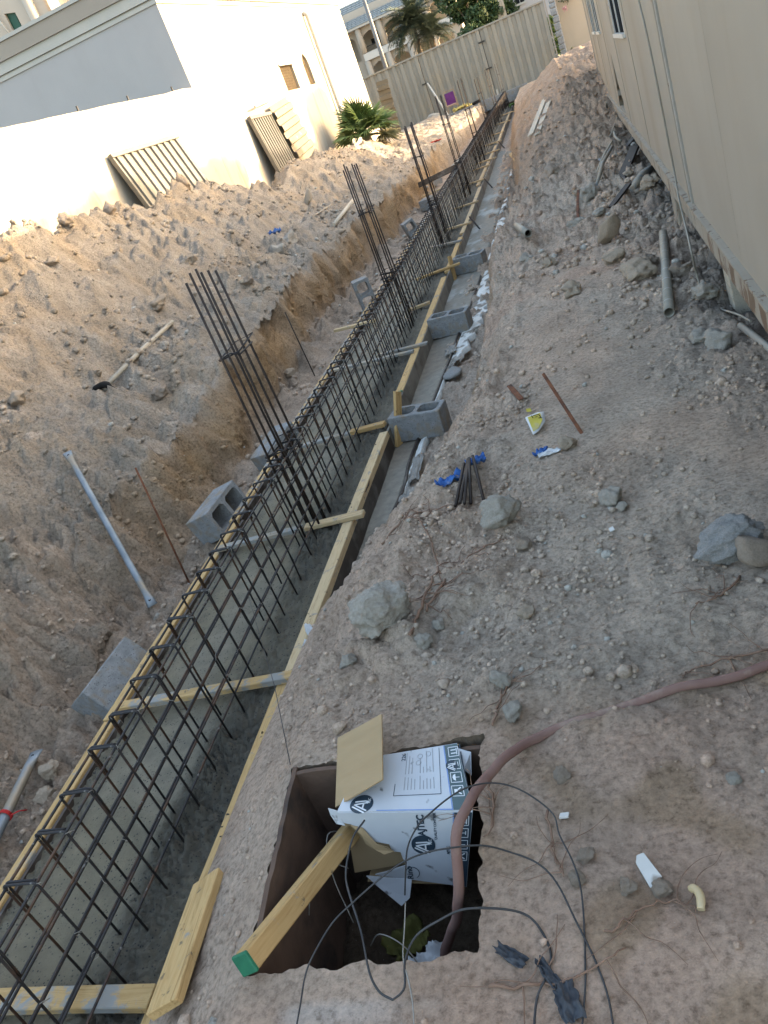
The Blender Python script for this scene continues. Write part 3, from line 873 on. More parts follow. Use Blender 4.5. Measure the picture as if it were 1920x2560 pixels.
for y in sty:
    if y > 9: break
    for sx, dz in ((1, -.012), (-1, -.012), (1, -.232), (1, -.335), (1, -.125)):
        if rnd.random() < (.85 if dz > -.02 else .4):
            c = Vector((-1.88 + sx * .056, y, zc(y) + dz))
            rr = .011
            n = Vector((rnd.uniform(-1, 1), rnd.uniform(.3, 1), rnd.uniform(-.6, .6))).normalized()
            a = n.orthogonal().normalized(); b2 = n.cross(a)
            pts = [c + (a * math.cos(t) + b2 * math.sin(t)) * rr for t in [i * PI / 3 for i in range(7)]] + [c + a * .02 + b2 * .008]
            mb.tube(pts, .0011, 4)
o = mb.build('tie_wires', M['tie_wire'], cage); o['kind'] = 'stuff'

def column(yc, ztop, n3, ties, label, lean=0.0, ex=.05):
    root = empty('column_rebar', W(-1.88, yc, .12))
    tag(root, label, 'column bars', 'column starter bars rising from the footing cage')
    base = root.location.copy()
    ys = (-.115, 0, .115) if n3 else (-.115, .115)
    for i, dy in enumerate(ys):
        for sx in (-1, 1):
            mb = MB()
            zt = ztop + rnd.uniform(-.02, .03)
            top = W(-1.88 + sx * .046 + lean * .3, yc + dy * .75 - .03 + sx * .01, zt)
            bot = W(-1.88 + sx * ex, yc + dy + .02 * sx, .11)
            mid = (top + bot) / 2 + Vector((rnd.uniform(-.008, .008), rnd.uniform(-.01, .01), 0))
            mb.tube([bot - base, mid - base, top - base], .0072 * float(ratio(yc)), 7)
            mb.build('vertical_bar', M['rebar_brown'], root)
    for k, z in enumerate(ties):
        mb = MB()
        hx, hy = .064, .13
        tl = rnd.uniform(-.02, .02)
        c = [W(-1.88 - hx, yc - hy, z + tl), W(-1.88 + hx, yc - hy, z), W(-1.88 + hx, yc + hy, z - tl), W(-1.88 - hx, yc + hy, z), W(-1.88 - hx, yc - hy, z + tl + .004), W(-1.88 + hx * .2, yc - hy - .004, z + .006)]
        c = [p - base for p in c]
        if k == 0:
            c += [W(-1.88 + hx, yc - hy, z - .016) - base, W(-1.88 + hx, yc + hy * .6, z - .016) - base]
        mb.tube(c, .0046, 5)
        mb.build('tie', M['rebar'], root)
column(4.02, 1.715, True, (1.30, .70, .655, .60), 'nearest column bars, six tall rods with one square tie')
column(8.0, 1.775, True, (1.34, .74, .69), 'second column bars, in front of the pale bank with a wooden stick')
column(12.1, 1.80, True, (1.375, .78, .72), 'third column bars, left of the grey slab end')
column(16.5, 1.94, True, (1.46, .82, .76), 'fourth column bars, against the far trench wall below the purple chair')
column(21.6, 2.05, True, (1.40, .85, .78), 'fifth column bars, right of the purple chair')
column(27.0, 1.92, False, (1.5, .9, .8), 'sixth column bars, two tied pairs before the fence')
column(33.2, 2.0, False, (1.45, .9), 'seventh column bars, second from the trench end')
column(41.5, 2.05, False, (1.6, .95), 'farthest column bars, at the trench end wall')

# ------------------------------------------------------------------ concrete blocks
def cmu_mesh(l=.4, w=.2, h=.2, solid=False):
    bm = bmesh.new()
    def ring(pts, z): return [bm.verts.new((x, y, z)) for x, y in pts]
    out = [(-l / 2, -w / 2), (l / 2, -w / 2), (l / 2, w / 2), (-l / 2, w / 2)]
    holes = []
    if not solid:
        t, c = .032, .022
        for (a, b) in ((-l / 2 + t, -.016), (.016, l / 2 - t)):
            y0, y1 = -w / 2 + t, w / 2 - t
            holes.append([(a + c, y0), (b - c, y0), (b, y0 + c), (b, y1 - c), (b - c, y1), (a + c, y1), (a, y1 - c), (a, y0 + c)])
    edges = {0: [], h: []}
    loops = []
    for k, pts in enumerate([out] + holes):
        lo, hi = ring(pts, 0), ring(pts, h)
        n = len(pts)
        for i in range(n):
            j = (i + 1) % n
            bm.faces.new((lo[i], lo[j], hi[j], hi[i]) if k == 0 else (lo[j], lo[i], hi[i], hi[j]))
        loops.append((lo, hi))
    for z, s in ((0, 0), (h, 1)):
        es = []
        for lp in loops:
            r = lp[s]
            for i in range(len(r)):
                es.append(bm.edges.get((r[i], r[(i + 1) % len(r)])))
        bmesh.ops.triangle_fill(bm, use_beauty=True, use_dissolve=False, edges=es)
    bmesh.ops.recalc_face_normals(bm, faces=bm.faces)
    sharp = [e for e in bm.edges if len(e.link_faces) == 2 and e.calc_face_angle(0) > 1.2 and all(abs(abs(v.co.x) - l / 2) < 1e-4 or abs(abs(v.co.y) - w / 2) < 1e-4 for v in e.verts)]
    bmesh.ops.bevel(bm, geom=sharp, offset=.005, segments=1, affect='EDGES')
    me = bpy.data.meshes.new('concrete_block'); bm.to_mesh(me); bm.free()
    me.materials.append(M['cmu'])
    return me
cmu, cmu_solid = cmu_mesh(), cmu_mesh(solid=True)
def block(loc, rot, label, me=None, s=1.0, grp='hollow blocks propping the forms'):
    o = bpy.data.objects.new('concrete_block', me or cmu)
    COL.objects.link(o)
    o.location = loc; o.rotation_euler = rot; o.scale = (s, s, s)
    tag(o, label, 'concrete block', grp)
    return o
R_ = math.radians
block((-1.415, 5.335, .008), (0, R_(3.0), R_(-10)), 'nearest hollow block on the trench slab, beside the small orange stake')
block((-1.415, 7.76, .008), (0, R_(3.0), R_(-8)), 'middle hollow block of three standing on the trench slab')
block(W(-1.40, 10.32, .008), (0, R_(2.5), R_(-13)), 'farthest hollow block on the trench slab, next to the white lime')
block((-2.755, 2.90, .0), (R_(-32), R_(-4), R_(80)), 'pale solid-faced block lying left of the nearest form', cmu_solid)
block((-2.85, 4.52, .15), (R_(76), R_(-4), R_(80)), 'block on its side left of the form with both holes facing the cage', None, 1.04)
block((-2.76, 5.62, .10), (R_(84), R_(-10), R_(74)), 'block on its side half hidden behind the nearest column bars', None, 1.05)
block(W(-2.73, 9.95, .24), (R_(90), R_(88), R_(20)), 'block standing on end left of the second column bars')
block(W(-2.80, 14.6, .13), (R_(90), R_(75), R_(25)), 'dark holed block left of the form between second and third column bars')
block(W(-2.86, 17.6, .03), (R_(0), 0, R_(80)), 'block lying flat behind the third column bars', cmu_solid)
block(W(-3.15, 21.2, .03), (R_(0), R_(20), R_(60)), 'rounded grey block left of the third column bars near the bank', cmu_solid)

# ------------------------------------------------------------------ materials for buildings
def stucco(name, base, stain_dapple, amt=.5):
    m, nt, b = nmat(name)
    v = coord(nt)
    v2 = coord(nt, (2.2, 2.2, .35))
    c = ramp(nt, noise_n(nt, v, 1.4, 5, .6), [(.3, tuple(x * .94 for x in base)), (.7, base)])
    s = ramp(nt, noise_n(nt, v2, 1.3, 6, .65, .6), [(.52, (0, 0, 0)), (.75, (amt, amt, amt))])
    c = mixc(nt, s, c, stain_dapple)
    nt.links.new(c, b.inputs['Base Color'])
    b.inputs['Roughness'].default_value = .9
    b.inputs['Specular IOR Level'].default_value = .2
    bump(nt, b, noise_n(nt, v, 45, 6, .7), .5, .006)
    return m
M['white_wall'] = stucco('white_stucco', (.42, .385, .325), (.27, .205, .15), .85)  # strong warm patches: wall stains plus tree dapple painted into the colour
M['white_wall_shaded'] = stucco('shaded_white_stucco', (.355, .345, .35), (.31, .295, .285), .3)  # cooler, greyer copy of the white plaster, with shade put into its colour
M['cornice'] = stucco('cornice_plaster', (.40, .39, .365), (.55, .50, .44), .3)
M['cornice_tan'] = stucco('tan_cornice_plaster', (.30, .265, .23), (.26, .225, .19), .3)
M['villa'] = stucco('villa_stone', (.33, .29, .245), (.27, .235, .195), .4)
M['villa_in'] = stucco('villa_inner_wall', (.34, .30, .25), (.28, .24, .20), .3)
M['villa_marble'] = stucco('villa_marble', (.44, .43, .41), (.30, .30, .30), .6)
M['beige_bldg'] = stucco('beige_building', (.42, .375, .325), (.36, .32, .28), .3)
M['beige_wall'] = stucco('beige_garden_wall', (.52, .42, .31), (.42, .34, .26), .4)
M['roof_tile'] = simple('blue_grey_roof_tile', (.13, .155, .17), (.20, .225, .24), 6, .6, 0, .2)
M['glass'] = simple('dark_window_glass', (.012, .014, .016), (.03, .032, .035), 2, .6, 0, 0, spec=0.0)
M['black'] = simple('dark_interior', (.008, .008, .008), (.014, .013, .012), 3, .9, 0, 0)
M['green_frame'] = simple('green_window', (.008, .05, .035), (.015, .075, .05), 3, .4, 0, 0)
M['alu'] = simple('aluminium_frame', (.42, .41, .39), (.52, .51, .48), 6, .5, .2, 0)
M['grille'] = simple('brown_grille', (.17, .12, .07), (.26, .19, .11), 12, .7)
M['fence'] = simple('taupe_fence_sheet', (.225, .210, .178), (.262, .247, .213), 1.2, .55, 0, .06, 25, c3=(.28, .24, .18))
M['sheet_grey'] = simple('grey_profiled_sheet', (.12, .11, .095), (.155, .145, .125), 2, .5, .1, .05, 20)
M['sheet_cream'] = simple('cream_profiled_sheet', (.15, .127, .09), (.18, .155, .115), 2, .55, 0, .08, 20, spots=((.27, .26, .24), 7, .66))
M['dark_steel'] = simple('dark_steel', (.03, .028, .026), (.07, .062, .055), 10, .6, .3, .1)
M['lamp_pole'] = simple('grey_lamp_pole', (.11, .115, .125), (.15, .155, .165), 4, .5, .2, 0)

def cabin_paint(name, rusty):
    m, nt, b = nmat(name)
    v = coord(nt); v2 = coord(nt, (1, 3.2, .22)); v3 = coord(nt, (3, 3, 1.2))
    c = ramp(nt, noise_n(nt, v, .9, 4, .5), [(.3, (.245, .213, .172)), (.7, (.290, .256, .210))])
    c = mixc(nt, ramp(nt, noise_n(nt, v2, .9, 7, .62, .5), [(.47, (0, 0, 0)), (.78, (.6, .6, .6))]), c, (.20, .155, .108))
    c = mixc(nt, ramp(nt, noise_n(nt, v, 60, 2, .5), [(.70, (0, 0, 0)), (.74, (.5, .5, .5))]), c, (.24, .20, .15))
    if rusty:
        c = mixc(nt, ramp(nt, noise_n(nt, v3, 2.3, 7, .68, .5), [(.60 - .10 * rusty, (0, 0, 0)), (.63 - .10 * rusty, (1, 1, 1))]), c, (.13, .085, .055))
    nt.links.new(c, b.inputs['Base Color'])
    b.inputs['Roughness'].default_value = .7
    b.inputs['Specular IOR Level'].default_value = .25
    bump(nt, b, noise_n(nt, v, 90, 4, .6), .3, .002)
    return m
M['cabin'] = cabin_paint('cabin_paint', 0)
M['cabin_rail'] = cabin_paint('cabin_rail_paint', .35)
M['cabin_rust'] = cabin_paint('cabin_rail_rusted', 1.15)
M['trim_grey'] = simple('grey_trim', (.22, .205, .18), (.29, .27, .24), 6, .6)
M['cable'] = simple('pale_cable', (.19, .175, .145), (.25, .23, .195), 8, .6)

def holed_wall(name, w, h, holes, mats, mat_of, depth=.12, parent=None, Mx=None):
    """flat wall in local XZ (outside = -Y) with openings and their reveals; one mesh"""
    bm = bmesh.new()
    loops = []
    for pts in [[(0, 0), (w, 0), (w, h), (0, h)]] + holes:
        loops.append([bm.verts.new((x, 0, z)) for x, z in pts])
    es = []
    for lp in loops:
        for i in range(len(lp)):
            es.append(bm.edges.new((lp[i], lp[(i + 1) % len(lp)])))
    bmesh.ops.triangle_fill(bm, use_beauty=True, use_dissolve=False, edges=es)
    for f in bm.faces:
        f.normal_update()
        if f.normal.y > 0: f.normal_flip()
    for lp in loops[1:]:
        back = [bm.verts.new((v.co.x, depth, v.co.z)) for v in lp]
        n = len(lp)
        for i in range(n):
            j = (i + 1) % n
            bm.faces.new((lp[i], lp[j], back[j], back[i]))
    me = bpy.data.meshes.new(name); bm.to_mesh(me); bm.free()
    me.materials.append(mats)
    o = bpy.data.objects.new(name, me); COL.objects.link(o)
    if Mx is not None: o.matrix_world = Mx
    if parent: o.parent = parent
    return o

def wall_frame(a, b, z):
    """local X along a->b, local Y pointing away from the viewer side (right-hand: z up)"""
    a = Vector((a[0], a[1], z)); b = Vector((b[0], b[1], z))
    x = (b - a).normalized(); zz = Vector((0, 0, 1)); y = zz.cross(x)
    return Matrix(((x.x, y.x, zz.x, a.x), (x.y, y.y, zz.y, a.y), (x.z, y.z, zz.z, a.z), (0, 0, 0, 1)))

# ------------------------------------------------------------------ white house on the left
FA, FB = (-6.0, 15.8), (-5.16, 27.5)
house = empty('white_house', (-6.0, 15.8, .5))
tag(house, 'low white house with sunlit side wall, stepped cornice and shaded front at left', 'house')
hinv = Matrix.Translation(house.location).inverted()
def hpart(o):
    o.parent = house; o.matrix_parent_inverse = hinv; return o
WF = wall_frame(FA, FB, .5)      # local x = along the wall, -y = towards the trench
FL = math.hypot(FB[0] - FA[0], FB[1] - FA[1])
def sy_(y): return (y - 15.8) / (27.5 - 15.8) * FL
arch = [(sy_(22.43), 2.77), (sy_(22.90), 2.77), (sy_(22.90), 3.22), (sy_(22.86), 3.34), (sy_(22.78), 3.43), (sy_(22.665), 3.51), (sy_(22.55), 3.43), (sy_(22.47), 3.34), (sy_(22.43), 3.22)]
win = [(sy_(20.68), 2.75), (sy_(21.6), 2.75), (sy_(21.6), 3.29), (sy_(20.68), 3.29)]
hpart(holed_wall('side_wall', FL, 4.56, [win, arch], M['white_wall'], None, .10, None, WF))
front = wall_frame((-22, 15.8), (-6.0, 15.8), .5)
hpart(holed_wall('front_wall', 16.0, 4.56, [], M['white_wall_shaded'], None, .1, None, front))
for (z0, z1, pr, m) in ((5.06, 5.125, .025, 'cornice'), (5.127, 5.15, .008, 'cornice'), (5.152, 5.33, .05, 'cornice'), (5.332, 5.60, .09, 'cornice_tan'), (5.602, 5.66, .12, 'cornice')):
    mb = MB()
    n = Vector((.9974, -.0716, 0)); d = Vector((.0716, .9974, 0))
    A, B = Vector((-6, 15.8, 0)), Vector((-5.16, 27.5, 0))
    p = [Vector((-22, 15.8 - pr, 0)), A + Vector((pr, -pr, 0)), B + n * pr + d * pr, Vector((-22, 27.6, 0))]
    vs = [q + Vector((0, 0, z0)) for q in p] + [q + Vector((0, 0, z1)) for q in p]
    mb.add(vs, [(3, 2, 1, 0), (4, 5, 6, 7), (0, 1, 5, 4), (1, 2, 6, 5), (2, 3, 7, 6), (3, 0, 4, 7)])
    hpart(mb.build('cornice_band', M[m]))
mb = MB(); mb.add([(-22, 15.82, .5), (-5.17, 27.48, .5), (-22, 27.5, .5), (-22, 27.5, 5.3), (-5.17, 27.5, 5.3), (-22, 15.82, 5.3)], [(2, 1, 4, 3), (0, 2, 3, 5)])
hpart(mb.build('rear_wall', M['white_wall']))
def window_fill(pts, name):
    xs = [p[0] for p in pts]; zs = [p[1] for p in pts]
    x0, x1, z0, z1 = min(xs), max(xs), min(zs), max(zs)
    mb = MB(); mb.add([(x, .09, z) for x, z in pts], [tuple(range(len(pts)))])
    pane = hpart(mb.build(name, M['glass'], M=WF))
    mb = MB()
    nx, nz = max(3, int((x1 - x0) / .055)), max(4, int((z1 - z0) / .055))
    def top(x):
        if len(pts) == 4: return z1
        c = (x0 + x1) / 2; t = abs(x - c) / ((x1 - x0) / 2)
        return z1 - (z1 - 3.22) * t ** 1.5
    for i in range(nx + 1):
        x = x0 + (x1 - x0) * i / nx
        mb.box((x - .006, .05, z0), (x + .006, .062, top(x)))
    for j in range(nz + 1):
        z = z0 + (z1 - z0) * j / nz
        xa, xb = x0, x1
        while top(xa) < z and xa < (x0 + x1) / 2: xa += .01
        xb = x0 + x1 - xa
        mb.box((xa, .064, z - .006), (xb, .074, z + .006))
    g = mb.build('grille', M['grille'], M=WF)
    g.parent = pane; g.matrix_parent_inverse = pane.matrix_world.inverted()
    return pane
bpy.context.view_layer.update()
window_fill(win, 'square_window'); window_fill(arch, 'arched_window')
mb = MB(); mb.box((win[0][0] - .05, -.04, 3.292), (win[1][0] + .05, .0, 3.33)); hpart(mb.build('window_lintel', M['cornice'], M=WF))
mb = MB(); xp = sy_(23.85); mb.tube(catmull([(xp, -.02, 4.42), (xp, -.09, 4.36), (xp, -.10, 4.2), (xp, -.10, 2.5), (xp, -.10, .6)], 5), .055, 8)
hpart(mb.build('downpipe', M['cornice'], M=WF))

# boundary wall running from the corner of the house towards the camera
bw = empty('boundary_wall', (-6.02, 15.75, .6))
tag(bw, 'long white boundary wall lit by low sun behind the heap of soil', 'wall')
mb = MB()
a = Vector((-6.002, 15.799, 0)); dv = Vector((-.82, -5.05, 0)).normalized(); nv = Vector((.987, -.160, 0))
Lw = 19.0
prof = []
k = 60
vs = []
for i in range(k + 1):
    p = a + dv * (Lw * i / k)
    zt = 3.665 + rnd.uniform(-.012, .012)
    vs += [p + Vector((0, 0, .5)), p + Vector((0, 0, zt)), p - nv * .2 + Vector((0, 0, zt)), p - nv * .2 + Vector((0, 0, .5))]
fs = []
for i in range(k):
    o = i * 4
    for j in range(3): fs.append((o + j, o + 4 + j, o + 5 + j, o + 1 + j))
fs += [(0, 1, 2, 3), (k * 4 + 3, k * 4 + 2, k * 4 + 1, k * 4)]
mb.add(vs, fs)
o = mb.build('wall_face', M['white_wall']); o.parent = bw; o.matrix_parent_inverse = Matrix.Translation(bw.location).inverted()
for t in (.55, 1.95, 3.3):
    p = a + dv * t - nv * .08
    mb = MB(); mb.tube([p + Vector((0, 0, 3.6)), p + Vector((.01, 0, 3.76))], .016, 5)
    o = mb.build('iron_stub', M['dark_steel']); o.parent = bw; o.matrix_parent_inverse = Matrix.Translation(bw.location).inverted()

# profiled sheets leaning on the walls
def corrugated(w, h, pitch, depth, n_per=1):
    """sheet in local XZ, ribs along Z, outside +Y towards local -Y"""
    mb = MB()
    xs = [0.0]; ys = [0.0]
    x = 0
    while x < w - 1e-4:
        for (dx, y) in ((.42, 0), (.08, -depth), (.42, -depth), (.08, 0)):
            x2 = min(w, x + dx * pitch)
            xs.append(x2); ys.append(y); x = x2
            if x >= w - 1e-4: break
    n = len(xs)
    t = .003
    vs = [(xs[i], ys[i], 0) for i in range(n)] + [(xs[i], ys[i], h) for i in range(n)] + [(xs[i], ys[i] + t, 0) for i in range(n)] + [(xs[i], ys[i] + t, h) for i in range(n)]
    fs = []
    for i in range(n - 1):
        fs.append((i, i + 1, n + i + 1, n + i)); fs.append((2 * n + i + 1, 2 * n + i, 3 * n + i, 3 * n + i + 1))
        fs.append((n + i, n + i + 1, 3 * n + i + 1, 3 * n + i)); fs.append((i + 1, i, 2 * n + i, 2 * n + i + 1))
    mb.add(vs, fs)
    return mb
def quad_frame(tl, tr, bl):
    """local X tl->tr, local Z up the sheet (bl->tl)"""
    tl, tr, bl = Vector(tl), Vector(tr), Vector(bl)
    x = (tr - tl).normalized(); z = (tl - bl); z = (z - x * z.dot(x)); h = z.length; z.normalize(); y = z.cross(x)
    return Matrix(((x.x, y.x, z.x, bl.x), (x.y, y.y, z.y, bl.y), (x.z, y.z, z.z, bl.z), (0, 0, 0, 1))), (tr - tl).length, h
def sheet(tl, tr, bl, pitch, depth, mat, label, along_x=False, strip=True):
    Mx, w, h = quad_frame(tl, tr, bl)
    root = empty('profiled_sheet', Mx.to_translation())
    tag(root, label, 'metal sheet', 'profiled metal sheets leaning on the walls')
    inv = Matrix.Translation(root.location).inverted()
    if along_x:
        M2 = Mx @ Matrix(((0, 0, 1, 0), (0, 1, 0, 0), (-1, 0, 0, h), (0, 0, 0, 1)))
        o = corrugated(h, w, pitch, depth).build('sheet', mat, M=M2)
    else:
        o = corrugated(w, h, pitch, depth).build('sheet', mat, M=Mx)
    o.parent = root; o.matrix_parent_inverse = inv
    if strip:
        mb = MB(); mb.box((-.03, -depth - .02, h - .05), (w + .03, .03, h + .02)); o = mb.build('top_strip', mat, M=Mx, bevel=.004); o.parent = root; o.matrix_parent_inverse = inv
        mb = MB(); mb.box((-.035, -depth - .015, -.1), (-.003, .03, h - .052)); o = mb.build('edge_strip', mat, M=Mx, bevel=.004); o.parent = root; o.matrix_parent_inverse = inv
    return root
sheet((-6.46, 12.62, 2.97), (-6.14, 14.54, 2.97), (-5.98, 12.5, 1.2), .195, .032, M['sheet_grey'], 'wide grey ribbed sheet leaning on the boundary wall behind the crest')
sheet((-5.80, 17.6, 2.92), (-5.72, 18.78, 2.90), (-5.50, 17.55, .95), .135, .035, M['sheet_grey'], 'narrow grey sheet with upright ribs leaning beside the cream sheet')
sheet((-5.66, 18.95, 3.03), (-5.57, 20.22, 3.15), (-5.40, 18.98, 1.0), .30, .05, M['sheet_cream'], 'tall sunlit cream sheet with crosswise ribs leaning on the house', True, False)
sheet((-6.15, 30.0, 3.0), (-5.72, 29.9, 2.97), (-5.35, 29.8, 1.0), .30, .05, M['sheet_cream'], 'cream sheet leaning askew by the fan palm and the fence', True, False)
mb = MB(); mb.beam((-5.68, 17.9, 3.08), (-5.62, 19.2, 3.16), .04, .04)
tag(mb.build('timber_bar', M['timber_old']), 'short bar lying across the tops of the two sheets by the house', 'bar')

# ------------------------------------------------------------------ fence at the far end
fence = empty('site_fence', (-1.78, 34.0, 1.0))
tag(fence, 'tall taupe metal site fence with upright ribs across the far end', 'fence')
finv = Matrix.Translation(fence.location).inverted()
def fpart(o): o.parent = fence; o.matrix_parent_inverse = finv; return o
xs = [-8.94, -6.55, -4.165, -1.785, .60]
for i in range(4):
    w = xs[i + 1] - xs[i] - .02
    Mx = Matrix.Translation((xs[i], 34.0, .72)) @ Matrix.Rotation(0, 4, 'Z')
    fpart(corrugated(w, 2.58, .298, .045).build('fence_sheet', M['fence'], M=Mx))
    mb = MB(); mb.box((xs[i] - .0, 33.93, 3.302), (xs[i + 1] - .012, 34.03, 3.36)); fpart(mb.build('cap_rail', M['fence'], bevel=.006))
for x in xs[1:4]:
    mb = MB(); mb.box((x - .035, 34.035, .7), (x + .035, 34.10, 3.25)); fpart(mb.build('post', M['dark_steel']))
for (x, z) in ((-1.79, 2.9), (-1.79, 2.0), (-4.17, 2.35)):
    mb = MB(); mb.box((x - .14, 33.92, z - .025), (x + .10, 33.952, z + .025)); fpart(mb.build('clamp', M['dark_steel']))
mb = MB(); mb.beam((-4.1, 33.9, 2.35), (-3.62, 33.35, .95), .05, .05); fpart(mb.build('brace', M['alu']))
mb = MB(); mb.box((.605, 33.93, .9), (.65, 34.06, 3.37)); fpart(mb.build('end_post', M['cornice_tan']))

# trench head wall of blocks and pavement before the fence
hw_ = empty('trench_head_wall', W(-2.2, 44.0, .3)); tag(hw_, 'low concrete kerb wall closing the far end of the trench', 'wall')
hinv2 = Matrix.Translation(hw_.location).inverted()
xx = -4.6
while xx < -.6:
    mb = MB(); mb.box((xx, 32.55, .72 + rnd.uniform(-.01, .01)), (xx + .395, 32.75, 1.10 + rnd.uniform(-.015, .015)))
    o = mb.build('block', M['cmu'], bevel=.006); o.parent = hw_; o.matrix_parent_inverse = hinv2
    xx += .40

# ------------------------------------------------------------------ villa behind the fence
K6 = 100 / 60.
def VX(x): return x * K6
def VZ(z): return 2.1 + (z - 2.1) * K6
villa = empty('arcaded_villa', (VX(-8), 100, .9)); tag(villa, 'two-storey beige villa with pointed arcades and blue-grey tiled eaves', 'villa')
vinv = Matrix.Translation(villa.location).inverted()
def vp_(o): o.parent = villa; o.matrix_parent_inverse = vinv; return o
def archpts(xa, xb, z0, zs, zt):
    c = (xa + xb) / 2; w = (xb - xa)
    return [(xa, z0), (xb, z0), (xb, zs), (xb - w * .12, zs + (zt - zs) * .45), (c, zt), (xa + w * .12, zs + (zt - zs) * .45), (xa, zs)]
vx0, vx1, vz0, vz1 = VX(-10.78), VX(-4.2), .9, VZ(7.08)
holes = []
for c in (-9.86, -8.32, -6.78, -5.24):
    xa, xb = VX(c - .54) - vx0, VX(c + .54) - vx0
    holes.append(archpts(xa, xb, VZ(5.62) - vz0, VZ(6.5) - vz0, VZ(6.78) - vz0))
    holes.append(archpts(xa, xb, VZ(2.2) - vz0, VZ(4.6) - vz0, VZ(4.9) - vz0))
VF = wall_frame((vx0, 100), (vx1, 100), vz0)
vp_(holed_wall('arcade_wall', vx1 - vx0, vz1 - vz0, holes, M['villa'], None, .7, None, VF))
bx0, bx1 = VX(-12.6), vx0 - .02
h2 = [archpts(VX(-11.35) - bx0, VX(-10.98) - bx0, VZ(5.3) - vz0, VZ(6.45) - vz0, VZ(6.75) - vz0)]
vp_(holed_wall('wing_wall', bx1 - bx0, vz1 - vz0, h2, M['villa'], None, .4, None, wall_frame((bx0, 100.5), (bx1, 100.5), vz0)))
mb = MB(); mb.box((bx0, 103.0, .9), (vx1, 103.3, VZ(7.0))); vp_(mb.build('inner_wall', M['villa_in']))
mb = MB(); mb.box((bx0, 99.3, VZ(7.085)), (vx1 + .5, 103, VZ(7.2))); vp_(mb.build('eave', M['cornice']))
mb = MB(); mb.box((vx0 + .2, 99.5, VZ(5.15)), (vx1, 99.98, VZ(5.58))); vp_(mb.build('balcony_band', M['villa_marble']))
mb = MB(); mb.box((vx0, 100.72, VZ(5.05)), (vx1, 103, VZ(5.2))); vp_(mb.build('balcony_floor', M['villa']))
for c in (-10.55, -9.09, -7.55, -6.01):
    mb = MB()
    for z0, z1 in ((.9, VZ(5.13)), (VZ(5.6), VZ(7.08))):
        mb.tube([(VX(c), 99.75, z0), (VX(c), 99.75, z1)], .33, 10)
    vp_(mb.build('column', M['villa']))
for c in (-9.86, -8.32, -6.78):
    mb = MB(); xa, xb = VX(c - .52), VX(c + .52)
    n = 12
    for i in range(n + 1):
        x = xa + (xb - xa) * i / n
        mb.box((x - .02, 100.3, VZ(5.62)), (x + .02, 100.34, VZ(5.92)))
    mb.box((xa, 100.29, VZ(5.92)), (xb, 100.35, VZ(5.96)))
    vp_(mb.build('railing', M['dark_steel']))
for (xa, xb, z0, z1, m) in ((-10.2, -9.75, 6.0, 6.35, 'glass'), (-8.62, -7.9, 5.95, 6.42, 'lit'), (-7.2, -6.6, 5.95, 6.42, 'glass')):
    mb = MB(); mb.box((VX(xa), 102.85, VZ(z0)), (VX(xb), 102.98, VZ(z1)))
    mm = M['glass'] if m == 'glass' else simple('lit_window_yellow', (.62, .50, .24), (.70, .58, .30), 3, .6, 0, 0)  # bright yellow paints the lit look of this pane into its colour
    vp_(mb.build('window', mm))
# tiled roofs: rows of tiles
def tiled(name, xa, xb, ya, za, yb, zb, row=.42, col=.5):
    mb = MB(); L = math.hypot(yb - ya, zb - za); n = int(L / row)
    for r in range(n):
        t0, t1 = r / n, (r + 1) / n
        y0, z0, y1, z1 = ya + (yb - ya) * t0, za + (zb - za) * t0, ya + (yb - ya) * t1, za + (zb - za) * t1
        x = xa
        while x < xb:
            mb.add([(x + .02, y0, z0 + .10), (x + col - .02, y0, z0 + .10), (x + col - .02, y1, z1 + .03), (x + .02, y1, z1 + .03), (x + .02, y0, z0), (x + col - .02, y0, z0)], [(0, 1, 2, 3), (4, 5, 1, 0)])
            x += col
    o = vp_(mb.build(name, M['roof_tile'])); o['kind'] = 'stuff'
    mb = MB(); mb.add([(xa, ya, za), (xb, ya, za), (xb, yb, zb), (xa, yb, zb)], [(0, 1, 2, 3)]); vp_(mb.build('roof_deck', M['roof_tile']))
tiled('roof_tiles', bx0, vx1 + .4, 99.25, VZ(7.2), 101.2, VZ(7.75))
tiled('roof_tiles', bx0, vx1 + .4, 102.2, VZ(8.25), 104, VZ(8.8))
mb = MB(); mb.box((bx0, 101.5, VZ(7.6)), (vx1, 101.9, VZ(8.2))); vp_(mb.build('upper_wall', M['beige_bldg']))
mb = MB(); mb.box((bx0, 102.0, VZ(8.12)), (vx1 + .2, 102.3, VZ(8.24))); vp_(mb.build('upper_eave', M['cornice']))
mb = MB(); mb.box((bx0, 103.32, .9), (vx1, 112, VZ(8.1))); vp_(mb.build('main_body', M['beige_bldg']))

# white house right of the tree, beige block far left, neighbour behind the cabins
wh = empty('far_white_house', (0, 60, .9)); tag(wh, 'white house with small window seen over the right half of the fence', 'house')
winv = Matrix.Translation(wh.location).inverted()
def wp_(o): o.parent = wh; o.matrix_parent_inverse = winv; return o
kk = 60 / 35.
wx = -.72 * kk
hole = [(-.33 * kk - wx, 2.1 + 1.5 * kk - .9), (-.02 * kk - wx, 2.1 + 1.5 * kk - .9), (-.02 * kk - wx, 2.1 + 2.2 * kk - .9), (-.33 * kk - wx, 2.1 + 2.2 * kk - .9)]
wp_(holed_wall('front_wall', 8, 9, [hole], M['white_wall_shaded'], None, .15, None, wall_frame((wx, 60), (wx + 8, 60), .9)))
mb = MB(); mb.box((-.35 * kk, 60.12, 2.1 + 1.48 * kk), (0, 60.16, 2.1 + 2.22 * kk)); pw = wp_(mb.build('window', M['glass']))
